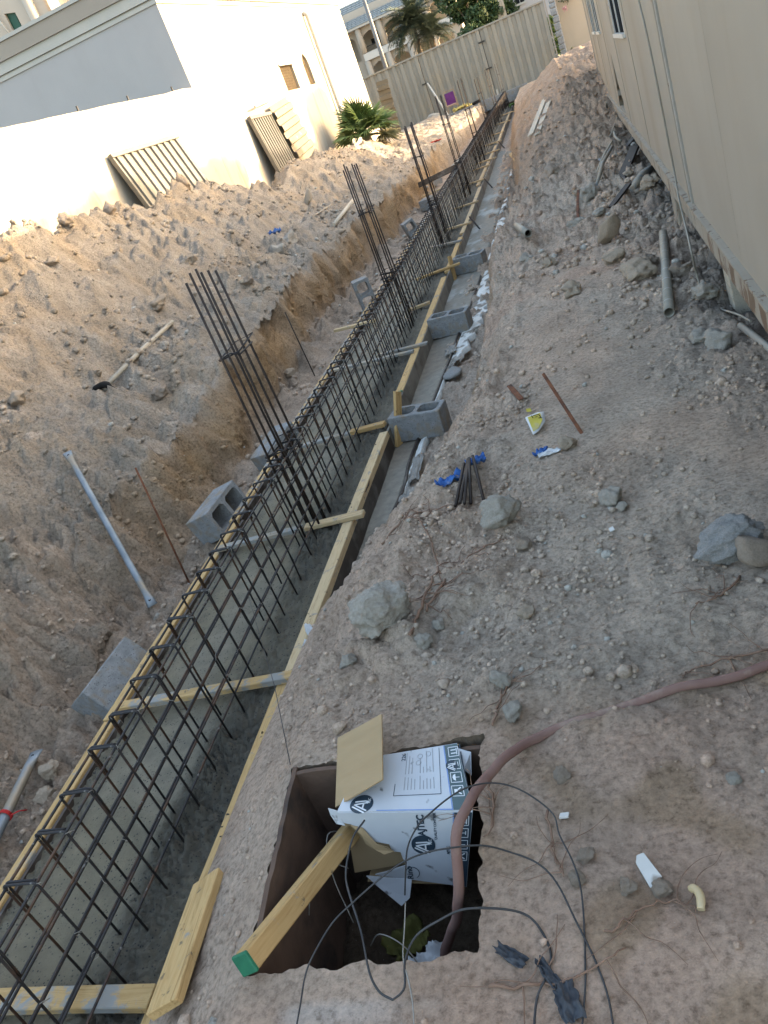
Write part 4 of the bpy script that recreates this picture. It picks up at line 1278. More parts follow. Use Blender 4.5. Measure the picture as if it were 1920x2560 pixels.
mb = MB(); mb.box((-.19 * kk, 60.06, 2.1 + 1.5 * kk), (-.17 * kk, 60.1, 2.1 + 2.2 * kk)); mb.box((-.38 * kk, 59.9, 2.1 + 1.44 * kk), (.03 * kk, 59.98, 2.1 + 1.5 * kk)); wp_(mb.build('window_frame', M['cornice']))
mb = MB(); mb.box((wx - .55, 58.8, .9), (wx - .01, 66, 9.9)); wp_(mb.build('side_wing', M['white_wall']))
mb = MB(); mb.box((wx, 60.18, .9), (wx + 8, 68, 9.85)); wp_(mb.build('body', M['white_wall_shaded']))

bb = empty('beige_block', (-28, 50, .9)); tag(bb, 'tall beige building with green shutters above the roof edge at upper left', 'building')
binv = Matrix.Translation(bb.location).inverted()
def bp_(o): o.parent = bb; o.matrix_parent_inverse = binv; return o
kb = 50 / 28.
def BZ(z): return 2.1 + (z - 2.1) * kb
wl_ = [(-15.60 * kb + 36, BZ(8.20) - .9), (-15.22 * kb + 36, BZ(8.20) - .9), (-15.22 * kb + 36, BZ(8.86) - .9), (-15.60 * kb + 36, BZ(8.96) - .9)]
wl2 = [(x - .95 * kb, z) for x, z in wl_]
bp_(holed_wall('front_wall', 36 - 14.12 * kb, 21, [wl_, wl2], M['beige_bldg'], None, .25, None, wall_frame((-36, 50), (-14.12 * kb, 50), .9)))
for wv in (wl_, wl2):
    mb = MB(); mb.add([(x - 36, 50.2, z + .9) for x, z in wv], [(0, 1, 2, 3)]); pn = bp_(mb.build('shutter', M['green_frame']))
    mb = MB(); x0, x1 = wv[0][0] - 36, wv[1][0] - 36
    mb.box((x0 + .12, 50.14, wv[0][1] + 1.0), (x1 - .12, 50.18, wv[2][1] + .75)); bp_(mb.build('shutter_panel', M['green_frame']))
mb = MB(); mb.tube([(-14.62 * kb, 49.9, .9), (-14.62 * kb, 49.9, 21.9)], .3, 10); bp_(mb.build('pilaster', M['beige_bldg']))
mb = MB(); mb.tube([(-15.62 * kb, 49.8, BZ(8.2)), (-15.95 * kb, 49.8, BZ(9.3))], .07, 6); bp_(mb.build('awning_pole', M['cornice']))
mb = MB(); mb.box((-30, 50.4, .9), (-14.125 * kb, 53.6, 21.8)); bp_(mb.build('side_return', M['beige_bldg']))
mb = MB(); mb.box((-14.12 * kb, 53.62, .9), (-20, 60, 21.8)); bp_(mb.build('rear_wing', M['beige_bldg']))
for i in range(3):
    mb = MB(); x = -14.0 * kb + 1.3 + i * .22; mb.tube([(x, 53.5, .9), (x, 53.5, 21)], .06, 6); bp_(mb.build('drain_pipe', M['alu']))

nb = empty('neighbour_house', (10, 20, .4)); tag(nb, 'plain single-storey house along the lane behind the site cabins', 'house')
ninv = Matrix.Translation(nb.location).inverted()
mb = MB(); mb.box((10, -22, .3), (17, 24, 4.35)); o = mb.build('wall', M['beige_wall']); o.parent = nb; o.matrix_parent_inverse = ninv
mb = MB(); mb.box((9.8, -22.2, 4.352), (17.2, 24.2, 4.6)); o = mb.build('roof_slab', M['cornice']); o.parent = nb; o.matrix_parent_inverse = ninv
for y in range(-18, 24, 6):
    mb = MB(); mb.box((9.96, y, 1.6), (9.99, y + 1.2, 2.9)); o = mb.build('window', M['glass']); o.parent = nb; o.matrix_parent_inverse = ninv

# garden wall, stone pillar and lamp post at the far right
gw = MB(); gw.box((1.02, 35.2, .7), (8, 35.45, 6.5)); tag(gw.build('garden_wall', M['beige_wall']), 'high beige garden wall beyond the fence end, behind pink flowers', 'wall')
pl = empty('rough_pillar', (.9, 35, .9)); tag(pl, 'rough grey pillar of mortared stones at the right end of the fence', 'pillar')
z = .7
while z < 5.2:
    hh = rnd.uniform(.16, .26)
    mb = MB(); dx = rnd.uniform(-.02, .02)
    mb.box((.77 + dx, 34.85, z), (1.0 + dx, 35.12, z + hh - .012))
    o = mb.build('stone', M['rubble'], bevel=.03); o.parent = pl; o.matrix_parent_inverse = Matrix.Translation(pl.location).inverted()
    z += hh
lp = empty('street_lamp', (-7.16, 45, .9)); tag(lp, 'grey street lamp pole rising in front of the arcaded villa', 'street lamp')
mb = MB(); mb.tube([(0, 0, 0), (0, 0, 8)], [.13, .075], 10); mb.build('pole', M['lamp_pole'], lp)
mb = MB(); mb.tube(catmull([(0, 0, 8), (.15, 0, 8.5), (.9, 0, 8.7), (1.5, 0, 8.7)], 4), .045, 8); mb.build('arm', M['lamp_pole'], lp)
mb = MB(); mb.box((1.3, -.12, 8.62), (1.95, .12, 8.78)); mb.build('lamp_head', M['lamp_pole'], lp, bevel=.03)

# ------------------------------------------------------------------ site cabins on the right
CA = Vector((.656, 5.54, 0)); CD = Vector((1.03 - .656, 18.79 - 5.54, 0)).normalized(); CN = Vector((-CD.y, CD.x, 0))
def cab_frame(y):
    p = CA + CD * ((y - 5.54) / CD.y)
    # local X out towards the trench, local Y along, Z up, origin at the bottom edge
    return Matrix(((CN.x, CD.x, 0, p.x), (CN.y, CD.y, 0, p.y), (0, 0, 1, .85), (0, 0, 0, 1)))
def cabin(y0, y1, label, seams, wins, torn=None, rust_to=None):
    root = empty('site_cabin', cab_frame(y0).to_translation()); tag(root, label, 'site cabin', 'prefabricated cabins in a row on the right')
    inv = Matrix.Translation(root.location).inverted()
    F = cab_frame(y0); L = (y1 - y0) / CD.y
    def cp(o): o.parent = root; o.matrix_parent_inverse = inv; return o
    def s(y): return (y - y0) / CD.y
    Hh = 2.6
    ss = [y0] + seams + [y1]
    for i in range(len(ss) - 1):
        a, b = s(ss[i]) + .0015, s(ss[i + 1]) - .0015
        hs = []
        for (wa, wb, z0, z1) in wins:
            if wa >= ss[i] and wb <= ss[i + 1]:
                hs.append([(s(wa) - a, z0 - .98), (s(wb) - a, z0 - .98), (s(wb) - a, z1 - .98), (s(wa) - a, z1 - .98)])
        if torn and torn[0] > ss[i] and torn[1] < ss[i + 1]:
            rg = random.Random(3); t0, t1 = s(torn[0]) - a, s(torn[1]) - a
            zz = [1.03, 1.10, 1.17, 1.24, 1.31, 1.38, 1.45, 1.52, 1.60, 1.69]
            lo_ = [t0 + .02, t0 + .16, t0 + .10, t0 + .30, t0 + .34, t0 + .50, t0 + .55, t0 + .62, t0 + .66, t0 + .70]
            hi_ = [t1, t1 - .05, t1 - .22, t1 - .18, t1 - .33, t1 - .38, t1 - .42, t1 - .5, t1 - .52, t1 - .58]
            hs.append([(l, q - .98) for l, q in zip(lo_, zz)] + [(max(h, l + .025), q - .98) for l, h, q in reversed(list(zip(lo_, hi_, zz)))])
        # panel built in the plane x=0 of the cabin frame, outside towards +X
        Mx = F @ Matrix(((0, -1, 0, 0), (1, 0, 0, a), (0, 0, 1, .13), (0, 0, 0, 1)))
        p = holed_wall('wall_panel', b - a, 2.37, hs, M['cabin'], None, .06, None, Mx)
        cp(p)
    for (a, b, z0, z1, nm, m, pr) in ((0, L, 0, .128, 'base_rail', 'cabin_rail', .022), (0, L, 2.5, 2.62, 'top_rail', 'cabin_rail', .03)):
        if nm == 'base_rail' and rust_to:
            r_ = s(rust_to)
            mb = MB(); mb.box((-.10, a, z0), (pr, r_ - .001, z1)); cp(mb.build(nm, M['cabin_rust'], M=F, bevel=.006))
            mb = MB(); mb.box((-.10, r_, z0), (pr, b, z1)); cp(mb.build(nm, M['cabin_rail'], M=F, bevel=.006))
        else:
            mb = MB(); mb.box((-.10, a, z0), (pr, b, z1)); cp(mb.build(nm, M[m], M=F, bevel=.006))
    mb = MB(); mb.box((-.02, 0, .129), (.034, L, .142)); cp(mb.build('rail_lip', M['cabin_rail'], M=F))
    for yy in (y0 + .0, y1 - .07):
        mb = MB(); mb.box((-.08, s(yy), .0), (.012, s(yy) + .05, 2.5)); cp(mb.build('corner_post', M['trim_grey'] if yy > y0 else M['cabin_rail'], M=F, bevel=.004))
    for y in seams:
        if y < 5.3: continue
        mb = MB(); mb.box((-.005, s(y) - .016, .143), (.004, s(y) + .016, 2.49)); cp(mb.build('seam_trim', M['cabin'], M=F))
    for (wa, wb, z0, z1) in wins:
        a, b = s(wa), s(wb); zz0, zz1 = z0 - .85, z1 - .85
        mb = MB(); mb.box((-.014, a + .006, zz0 + .004), (-.009, b - .006, zz1 - .004)); g = cp(mb.build('window_pane', M['glass'], M=F))
        mb = MB()
        for q in ((a - .03, a + .004, zz0, zz1), (b - .004, b + .03, zz0, zz1), ((a + b) / 2 - .012, (a + b) / 2 + .012, zz0, zz1)):
            mb.box((-.008, q[0], q[2]), (.004, q[1], q[3]))
        mb.box((-.04, a - .03, zz0 - .035), (.024, b + .03, zz0)); mb.box((-.008, a - .03, zz1), (.006, b + .03, zz1 + .03))
        cp(mb.build('window_frame', M['alu'], M=F))
    # the rest of the box: roof, floor, far sides, dark inside
    mb = MB(); mb.box((-2.4, .01, 2.45), (-.07, L - .01, 2.60)); cp(mb.build('roof', M['cabin_rail'], M=F))
    mb = MB(); mb.box((-2.4, .01, .02), (-.101, L - .01, .14)); cp(mb.build('floor', M['dark_steel'], M=F))
    mb = MB(); mb.box((-2.42, .0, .0), (-2.401, L, 2.6)); cp(mb.build('rear_wall', M['cabin'], M=F))
    for ya in (.0, L - .02):
        mb = MB(); mb.box((-2.4, ya, .141), (-.081, ya + .02, 2.449)); cp(mb.build('end_wall', M['cabin'], M=F))
    return root
cabin(1.0, 5.31, 'nearest beige site cabin, plain panels over a rusty base rail', [2.3, 3.74], [], None, 4.3)
cabin(5.36, 18.75, 'farther beige site cabin with windows and a torn hole in its wall', [8.0, 10.3, 12.7, 15.1, 17.2], [(8.35, 9.85, 1.92, 2.95), (13.55, 14.75, 1.95, 2.95), (15.4, 16.6, 1.95, 2.95)], (11.05, 12.35))
# supports under the cabins
def cpt(y, dx, z):
    v = cab_frame(y) @ Vector((dx, 0, z - .85)); return v
for (y, dx, z0, w, h, m, lab) in ((4.85, -.10, .36, .13, .10, 'timber_old', 'leaning whitish timber post under the near cabin beside the trailing cable'),
                                  (7.0, -.10, .50, .22, .16, 'cabin_rail', 'painted steel bracket leg under the farther cabin'),
                                  (2.2, -.2, .42, .2, .2, 'cmu', 'block pier under the near cabin out of sight on the right'),
                                  (16.9, -.12, .5, .4, .3, 'cmu', 'stacked block pier behind the cable loop under the farther cabin'),
                                  (12, -.4, .4, .3, .3, 'cmu', 'dark block pier deep under the middle of the farther cabin')):
    mb = MB(); mb.beam(cpt(y - (.09 if w == .13 else 0), dx, z0), cpt(y, dx, .848), w, h, (1, 0, 0))
    tag(mb.build('cabin_support', M[m], bevel=.008), lab, 'support', 'supports under the cabins')
pts = [(.651, 6.06, 2.113), (.647, 5.943, 1.9), (.646, 5.902, 1.627), (.646, 5.904, 1.32), (.646, 5.9, 1.083), (.62, 5.7, .97), (.59, 5.35, .84), (.55, 4.95, .80), (.56, 5.0, .65), (.57, 4.95, .54), (.60, 4.85, .48), (.62, 4.68, .50), (.64, 4.3, .58), (.66, 4.1, .60)]
pts = [(.70, 6.75, 3.4), (.66, 6.3, 2.6)] + pts
mb = MB(); mb.tube(catmull(pts, 6), .0062, 6)
tag(mb.build('hanging_cable', M['cable']), 'pale cable hanging down the cabin wall and trailing past the post', 'cable')
mb = MB(); mb.tube(catmull([(.79, 14.1, 1.0), (.80, 14.4, .86), (.80, 14.0, .76), (.72, 12.6, .74), (.66, 11.4, .78), (.70, 11.2, .74)], 6), .017, 6)
tag(mb.build('drain_hose', M['cable']), 'pale hose hooked under the farther cabin near the torn panel', 'hose')
mb = MB(); mb.tube(catmull([(.97, 17.3, .92), (.86, 17.2, .90), (.80, 17.1, .70), (.80, 16.9, .52), (.88, 16.6, .50), (.95, 16.4, .7), (.98, 16.3, .86)], 6), .012, 6)
tag(mb.build('cable_loop', M['cable']), 'thin loop of cable hanging in front of the block pier', 'cable')
mb = MB(); mb.tube([cpt(4.3, -.02, .52), cpt(3.4, -.12, .56)], .018, 8)
tag(mb.build('grey_conduit', M['trim_grey']), 'grey conduit lying at the foot of the leaning timber post', 'pipe')

# ------------------------------------------------------------------ rocks
def rock_mesh(seed, sub=3, amp=.35, flat=.75, name='rock', mat=None, facets=5):
    bm = bmesh.new(); bmesh.ops.create_icosphere(bm, subdivisions=sub, radius=1.0)
    rg = random.Random(seed)
    cuts = []
    for _ in range(facets):
        d = Vector((rg.gauss(0, 1), rg.gauss(0, 1), rg.gauss(0, 1))).normalized(); cuts.append((d, rg.uniform(.58, .85)))
    o = Vector((seed * 3.17, seed * 1.31, seed * 7.7))
    for v in bm.verts:
        p = v.co.copy()
        q = p * (1 + amp * mnoise.noise(p * 1.2 + o))
        for d, k in cuts:
            e = q.dot(d) - k
            if e > 0: q -= d * e * .88
        q *= 1 + amp * (.42 * mnoise.noise(p * 2.4 + o) + .30 * abs(mnoise.noise(p * 5 + o)) + .20 * mnoise.noise(p * 11 + o) + .12 * mnoise.noise(p * 22 + o))
        v.co = Vector((q.x, q.y, q.z * flat))
    me = bpy.data.meshes.new(name); bm.to_mesh(me); bm.free()
    me.polygons.foreach_set('use_smooth', [True] * len(me.polygons))
    if mat: me.materials.append(mat)
    return me
def rock(x, y, r, label, mat='stone', seed=1, flat=.75, sink=.25, rot=None, sub=3, name='rock', amp=.35, scale=(1, 1, 1), cat='rock', group=None, z=None):
    o = bpy.data.objects.new(name, rock_mesh(seed, sub, amp, flat, name, M[mat]))
    COL.objects.link(o)
    g = G(x, y) if z is None else W(x, y, z)
    o.location = g + Vector((0, 0, r * flat * (1 - sink)))
    o.rotation_euler = rot or (0, 0, seed * 1.3)
    o.scale = (r * scale[0], r * scale[1], r * scale[2])
    return tag(o, label, cat, group)
rock(-.965, 2.23, .105, 'large pale boulder resting on the slope above the footing', 'stone', 4, .82, .22, sub=5, name='boulder', cat='boulder', rot=(.2, .1, .4), amp=.42)
RK = [
 (-1.10, 2.10, .034, 'small pale stone just below the large boulder', 'stone', 7),
 (-.555, 2.76, .075, 'flat grey stone between the rebar offcuts and the hose', 'stone', 11),
 (-.13, 2.78, .05, 'grey angular stone with small chips at its foot on the trodden path', 'stone', 12),
 (-.10, 2.70, .024, 'little grey chip just in front of the angular stone on the path', 'stone', 13),
 (-.46, 2.15, .03, 'tan rounded stone right of the roots', 'stone_tan', 14),
 (-.275, 3.30, .042, 'squarish tan stone under the rusty iron strip', 'stone_tan', 15),
 (-.77, 2.18, .024, 'upright little stone beside the dry roots', 'stone', 16),
 (-.81, 2.10, .032, 'flat flake of stone at the foot of the dry roots', 'stone', 17),
 (-.49, 1.69, .030, 'grey clod-like stone above the right corner of the pit', 'stone', 18),
 (-.53, 1.83, .030, 'bone coloured stone among roots above the pit', 'stone', 19),
 (-.47, 2.58, .035, 'earthy stone half sunk in the crumbs right of the roots', 'stone_brown', 20),
 (.28, 5.75, .115, 'big rounded tan boulder left of the grey plastic pipe', 'stone_tan', 21),
 (.17, 6.36, .085, 'tan broken stone between the pointed slab and the rounded boulder', 'stone_tan', 22),
 (.5, 4.12, .075, 'dusty clod near the foot of the leaning timber post', 'stone', 24),
 (.44, 4.3, .055, 'second dusty clod beside the hole at the timber post', 'stone', 25),
 (-.16, 1.12, .022, 'brown rounded stone beside the white tile shard', 'stone_brown', 26),
 (-.31, 1.215, .020, 'brown egg-shaped stone in the reddish soil right of the pit', 'stone_brown', 27),
 (-.23, 1.13, .020, 'earthy lump left of the white tile shard', 'stone_brown', 28),
 (-.36, 1.45, .020, 'flattish brown stone near the buried part of the hose', 'stone_brown', 29),
 (.03, 1.385, .016, 'pale pebble near the right picture edge', 'stone', 30),
 (-.335, 1.15, .018, 'brown lump close to the crossing wires', 'stone_brown', 31),
 (-3.92, 11.5, .15, 'grey round boulder on the left bank next to a scrap of blue', 'stone', 32),
 (-4.0, 11.1, .12, 'broken grey stone below the round boulder on the left bank', 'stone', 33),
 (-4.33, 5.24, .07, 'tan stone near the left picture edge on the heap', 'stone_tan', 34),
 (-2.86, 2.32, .05, 'tan stone wedged beside the tied steel prop', 'stone_tan', 35),
 (-2.84, 2.2, .045, 'second tan stone under the tied steel prop', 'stone_tan', 36),
 (-3.2, 7.75, .06, 'single tan stone on the trench floor at the cut bank', 'stone_tan', 37),
 (-2.88, 3.55, .025, 'white chip beside the lower end of the steel prop', 'stone', 38),
 (-.19, 11.33, .13, 'long brown lump of soil like a log on the right bank', 'stone_brown', 39),
 (-1.20, 21.4, .12, 'grey stone at the end of the trench slab', 'stone', 40),
]
for x, y, r, lab, m, sd in RK:
    rock(x, y, r, lab, m, sd, .72, .34, sub=4, amp=.5)
rock(.20, 7.15, .13, 'pointed tan slab standing up left of the grey plastic pipe', 'stone_tan', 41, .8, .1, rot=(.5, .2, .4), scale=(.75, .45, 1.5), amp=.25)
rock(-4.5, 15.1, .14, 'thin grey slab standing on the second heap', 'stone', 42, .8, .1, rot=(.3, .2, 1.0), scale=(.6, .3, 1.6), amp=.2)
rock(-5.33, 12.1, .12, 'pointed clod standing on the crest in front of the wide ribbed sheet', 'stone_brown', 43, .9, .1, scale=(.8, .7, 1.3), sub=4, amp=.5)
rock(-5.35, 8.75, .08, 'knobbly clod on the crest at the left', 'stone_brown', 44, .9, .2, sub=4, amp=.5)
rock(-5.36, 9.75, .10, 'larger clod on the crest left of the wide ribbed sheet', 'stone_brown', 45, .8, .2, sub=4, amp=.5)
rock(-1.29, 6.42, .085, 'mortar covered lump lying on the slab past the nearest block', 'rubble', 46, .5, .2, z=.0)
rock(-1.17, 10.25, .05, 'dark stone at the corner of the farthest upright block', 'stone_brown', 47, .8, .2, z=.0)
rock(-5.45, 43.6, .26, 'pale broken boulder by the left part of the fence', 'stone', 48, .8, .2, z=.66)
o = rock(.20, 2.29, .11, 'broken chunk of grey speckled concrete at the right picture edge', 'rubble', 50, .55, .18, rot=(.1, -.15, .3), sub=5, name='concrete_chunk', cat='rubble', scale=(1, .62, .9))
o = rock(.27, 2.22, .07, 'dark broken lump in front of the speckled concrete chunk', 'stone_brown', 51, .6, .2, rot=(.3, .5, .3), name='concrete_chunk', cat='rubble')
# more stones of the same sort on the banks
rg = random.Random(12)
spots = []
while len(spots) < 34:
    if len(spots) < 18:
        x, y = rg.uniform(-.7, .9), rg.uniform(4.2, 12); lab, grp, m = 'grey lump of hard soil on the right bank', 'lumps of hard soil on the right bank', rg.choice(['stone', 'stone_brown', 'stone_tan'])
    else:
        x, y = rg.uniform(-5.1, -3.5), rg.uniform(4.5, 14); lab, grp, m = 'earthy lump on the slope of the left heap', 'earthy lumps on the left heap', rg.choice(['stone_brown', 'stone_brown', 'stone_tan'])
    spots.append(1)
    rock(x, y, rg.uniform(.025, .065) * (1 + .05 * y), lab, m, 60 + len(spots), .7, .45, group=grp, sub=4, cat='clod', name='soil_lump', amp=.7)

# ------------------------------------------------------------------ props, rods, pipes
def on_slope(x, y, dz=0): return G(x, y, dz)
def lay(p, q, r):
    """ends of a straight thing of radius r lying on the rough ground from p to q (bedded a little)"""
    hs = []
    for i in range(25):
        t = i / 24; x, y = p[0] + (q[0] - p[0]) * t, p[1] + (q[1] - p[1]) * t
        hs.append((t, gz(x, y)))
    m = sum((t - .5) * h for t, h in hs) / sum((t - .5) ** 2 for t, h in hs); c = sum(h for t, h in hs) / len(hs)
    up = sorted(h - (c + m * (t - .5)) for t, h in hs)[-3]
    z0, z1 = c - m * .5 + up + r * .5, c + m * .5 + up + r * .5
    return W(p[0], p[1], z0), W(q[0], q[1], z1)
def steel_prop(a, b, r, label):
    root = empty('steel_prop', a); tag(root, label, 'steel prop', 'galvanised steel props on the left')
    a, b = Vector(a), Vector(b); d = b - a; n = d.normalized()
    Fm = frame((0, 0, 0), d)
    mb = MB(); mb.tube([n * .10, d - n * .10], r, 10, caps=False); mb.build('tube', M['galv'], root)
    for s, (p, q) in enumerate(((n * .105, Vector((0, 0, 0))), (d - n * .105, d))):
        # flattened end
        k = 8; vs = []
        side = n.cross(Vector((0, 0, 1))).normalized(); upv = side.cross(n)
        for t in (0, .5, 1):
            pt = p + (q - p) * t
            w, h = r * (1 + .55 * t), r * (1 - .82 * t)
            for j in range(k):
                an = 2 * PI * j / k; vs.append(pt + side * math.cos(an) * w + upv * math.sin(an) * h)
        fs = [(i * k + j, i * k + (j + 1) % k, (i + 1) * k + (j + 1) % k, (i + 1) * k + j) for i in range(2) for j in range(k)] + [tuple(range(2 * k, 3 * k))]
        mb = MB(); mb.add(vs, fs, 0, True); e = mb.build('flattened_end', M['galv'], root)
        mb = MB(); c = p + (q - p) * .62; mb.tube([c + upv * .012 * 0 + upv * (r * .5), c - upv * (r * .5)], .008, 8); b2 = mb.build('bolt_hole', M['black'], root)
    return root
steel_prop(on_slope(-3.67, 4.6, .10), Vector((-2.93, 3.63, .07)), .0215, 'long steel prop leaning on the slope behind the solid-faced block')
p2 = steel_prop(Vector((-3.0, 2.44, .10)), Vector((-2.84, 1.55, .06)), .024, 'steel prop at the left picture edge tied with red string')
mb = MB(); c = Vector((-2.93, 2.06, .085))
for k in range(3):
    mb.tube([c + Vector((math.cos(t) * .028, k * .006, math.sin(t) * .028)) for t in [i * PI / 6 for i in range(13)]], .003, 5)
mb.tube([c + Vector((.028, 0, 0)), c + Vector((.05, .03, -.01)), c + Vector((.055, .06, -.04))], .003, 5)
red = simple('red_string', (.32, .015, .015), (.45, .03, .03), 20, .8)
tag(mb.build('red_string', red), 'red string knotted round the steel prop at the left edge', 'string')
def bar(name, a, b, r, mat, label, cat, grp=None, n=7, mid=None):
    mb = MB(); mb.tube([a, b] if mid is None else catmull([a, mid, b], 5), r, n)
    return tag(mb.build(name, M[mat]), label, cat, grp)
bar('iron_rod', (-2.84, 3.93, -.05), (-2.85, 4.05, .80), .0065, 'rust', 'thin iron rod standing upright right of the leaning steel prop', 'rod', 'thin rods stuck upright in the trench floor')
bar('iron_rod', (-2.94, 7.75, -.05), (-2.95, 7.70, .74), .0065, 'rebar_brown', 'thin rod standing upright in the trench between first and second column bars', 'rod', 'thin rods stuck upright in the trench floor')
bar('iron_rod', (-2.72, 2.95, .05), (-2.80, 3.65, .02), .006, 'rebar', 'dark rod lying behind the solid-faced block along the form', 'rod')
# pick lying on the heap
pk = empty('pickaxe', on_slope(-4.10, 6.0)); tag(pk, 'pickaxe with pale wooden handle and black head lying on the left heap', 'pickaxe')
a, b = lay((-4.10, 6.0), (-4.0, 7.45), .025)
pk.location = a - Vector((0, 0, .03))
mb = MB(); mb.tube([a - pk.location, (a + b) / 2 - pk.location + Vector((0, 0, .01)), b - pk.location], [.022, .025, .019], 8); mb.build('handle', M['timber_old'], pk)
mb = MB(); mb.tube(catmull([(-.16, -.03, .02), (-.06, 0, .05), (.03, .0, .05), (.13, -.05, -.01)], 4), [.008] * 3 + [.03] * 7 + [.012] * 3, 6); mb.build('head', M['black'], pk)
bar('wooden_pole', *lay((-3.72, 13.3), (-3.73, 15.2), .035), .035, 'timber_old', 'wooden pole lying on the edge of the left bank behind the second column bars', 'pole')
bar('stick', *lay((-4.13, 13.4), (-4.2, 15.3), .02), .014, 'timber_grey', 'thin stick lying in the dip between the two heaps', 'stick')
o = plank('dark_board', W(-2.96, 17.9, .50), W(-2.05, 17.4, .62), .10, .03, M['plywood'], up=(0, -1, .3)); tag(o, 'dark board spanning from the left bank to the fourth column bars', 'board')
o = plank('floor_stick', W(-3.35, 19.1, .12), W(-2.75, 19.5, .12), .06, .03, M['timber_pale']); tag(o, 'pale stick on the trench floor left of the third column bars', 'stick')
o = plank('floor_stick', W(-2.95, 23, .12), W(-2.7, 27, .12), .08, .03, M['timber_grey']); tag(o, 'long grey lath lying beside the far left form', 'stick')
# grey plastic pipe, open end towards the camera
def pipe(a, b, r, mat, label, rings=0):
    root = empty('plastic_pipe', a); tag(root, label, 'pipe')
    a, b = Vector(a), Vector(b); d = b - a; n = d.normalized(); Fm = frame((0, 0, 0), d)
    k = 20; vs = []; rr = [(0, r), (d.length, r), (d.length, r * .86), (0, r * .86)]
    for (y, q) in rr:
        for j in range(k):
            t = 2 * PI * j / k; vs.append(Fm @ Vector((q * math.cos(t), y, q * math.sin(t))))
    fs = [(s * k + j, s * k + (j + 1) % k, ((s + 1) % 4) * k + (j + 1) % k, ((s + 1) % 4) * k + j) for s in range(4) for j in range(k)]
    mb = MB(); mb.add(vs, fs, 0, True); mb.build('pipe_wall', M[mat], root)
    mb = MB(); mb.tube([Fm @ Vector((0, .25, 0)), Fm @ Vector((0, .26, 0))], r * .85, 14); mb.build('bore_shade', M['pvc_bore_shade'], root)  # near-black disc stands in for the shade inside the bore
    for i in range(rings):
        y = d.length * (i + .7) / (rings + .5)
        mb = MB(); mb.tube([Fm @ Vector((0, y, 0)), Fm @ Vector((0, y + .006, 0))], r + .0012, 16, caps=False); mb.build('ring_mark', M['alu'], root)
    return root
pipe(*lay((.355, 4.80), (.565, 6.62), .031), .031, 'pvc', 'grey plastic pipe lying open end forward below the cabin', 8)
pipe(lay((-.47, 7.85), (-.655, 9.3), .07)[0], lay((-.47, 7.85), (-.655, 9.3), .10)[1], .035, 'pvc', 'short dusty pipe stub on the bank beside the white lime', 1)
# boards on the right bank
bo = empty('panel_board', W(-.3, 16, .7)); tag(bo, 'weathered board of two strips lying on the right bank', 'board')
binv2 = Matrix.Translation(bo.location).inverted()
for k, dx in enumerate((0, .125)):
    o = plank('strip', W(-.46 + dx, 15.9 - dx * 2, .80), W(-.05 + dx, 20.3 - dx, 1.10), .118, .025, M['timber_old'], up=(-.3, -.2, 1)); o.parent = bo; o.matrix_parent_inverse = binv2
o = plank('offcut', W(-1.10, 20.3, .22), W(-.92, 18.5, .20), .11, .03, M['timber'], up=(-.3, 0, 1)); tag(o, 'upper half of the broken yellow offcut at the end of the slab', 'board', 'broken yellow offcuts on the right bank')
o = plank('offcut', W(-.90, 18.3, .20), W(-.80, 16.7, .20), .11, .03, M['timber'], up=(-.3, 0, 1)); tag(o, 'lower half of the broken yellow offcut at the end of the slab', 'board', 'broken yellow offcuts on the right bank')
# rusty strip, small rusty bit, rebar offcuts
o = plank('iron_strip', G(-.205, 3.38, -.02), Vector((-.33, 3.73, .77)), .016, .008, M['rust'], up=(.3, -1, .2), warp_k=.15); tag(o, 'rusty iron strip sticking up out of the soil', 'iron strip')
o = plank('iron_piece', G(-.50, 4.05, .02), G(-.58, 4.25, .03), .03, .008, M['rust'], warp_k=.2); tag(o, 'small rusty iron piece left of the yellow scrap', 'iron piece')
o = plank('iron_piece', G(-.02, 8.3, .02), G(.06, 9.1, .16), .028, .012, M['rust'], warp_k=.2); tag(o, 'thin rusty strip half buried high on the right bank', 'iron piece')
for k, (x, y, x2, y2, lab) in enumerate(((-.785, 3.03, -.745, 3.29, 'leftmost'), (-.755, 3.005, -.728, 3.30, 'second from left'), (-.735, 2.995, -.722, 3.30, 'middle'), (-.715, 3.02, -.714, 3.29, 'fourth from left'), (-.66, 3.03, -.70, 3.31, 'rightmost'))):
    bar('rebar_offcut', G(x, y, .014), G(x2, y2, .045 + .008 * k), .0075, 'rebar_brown', lab + ' of five short rebar offcuts fanned out by the blue plastic', 'rebar offcut', 'short rebar offcuts by the blue plastic')

# ------------------------------------------------------------------ scraps: plastic, paper, tile
def crumple(name, c, sx, sy, amp, mat, label, cat, seed=1, rz=0.0, tilt=(0, 0), n=16, grp=None, outline=None):
    mb = MB(); vs = []
    for i in range(n + 1):
        for j in range(n + 1):
            u, v = i / n - .5, j / n - .5
            k = .75 + .35 * mnoise.noise(Vector((math.atan2(v, u + 1e-6) * 1.1, seed, 0)))
            x, y = u * sx * k * (1 + .2 * mnoise.noise(Vector((v * 5, seed, 2)))), v * sy * k
            z = amp * (mnoise.noise(Vector((u * 4 + seed, v * 4, seed))) + .6 * abs(mnoise.noise(Vector((u * 9, v * 9 + seed, 3.3)))) + .3 * mnoise.noise(Vector((u * 20, v * 20, seed * 1.7))))
            vs.append((x, y, z))
    fs = [(i * (n + 1) + j, (i + 1) * (n + 1) + j, (i + 1) * (n + 1) + j + 1, i * (n + 1) + j + 1) for i in range(n) for j in range(n)]
    mb.add(vs, fs, 0, True)
    o = mb.build(name, mat)
    o.location = c; o.rotation_euler = (tilt[0], tilt[1], rz)
    s = o.modifiers.new('thickness', 'SOLIDIFY'); s.thickness = .0015
    return tag(o, label, cat, grp)
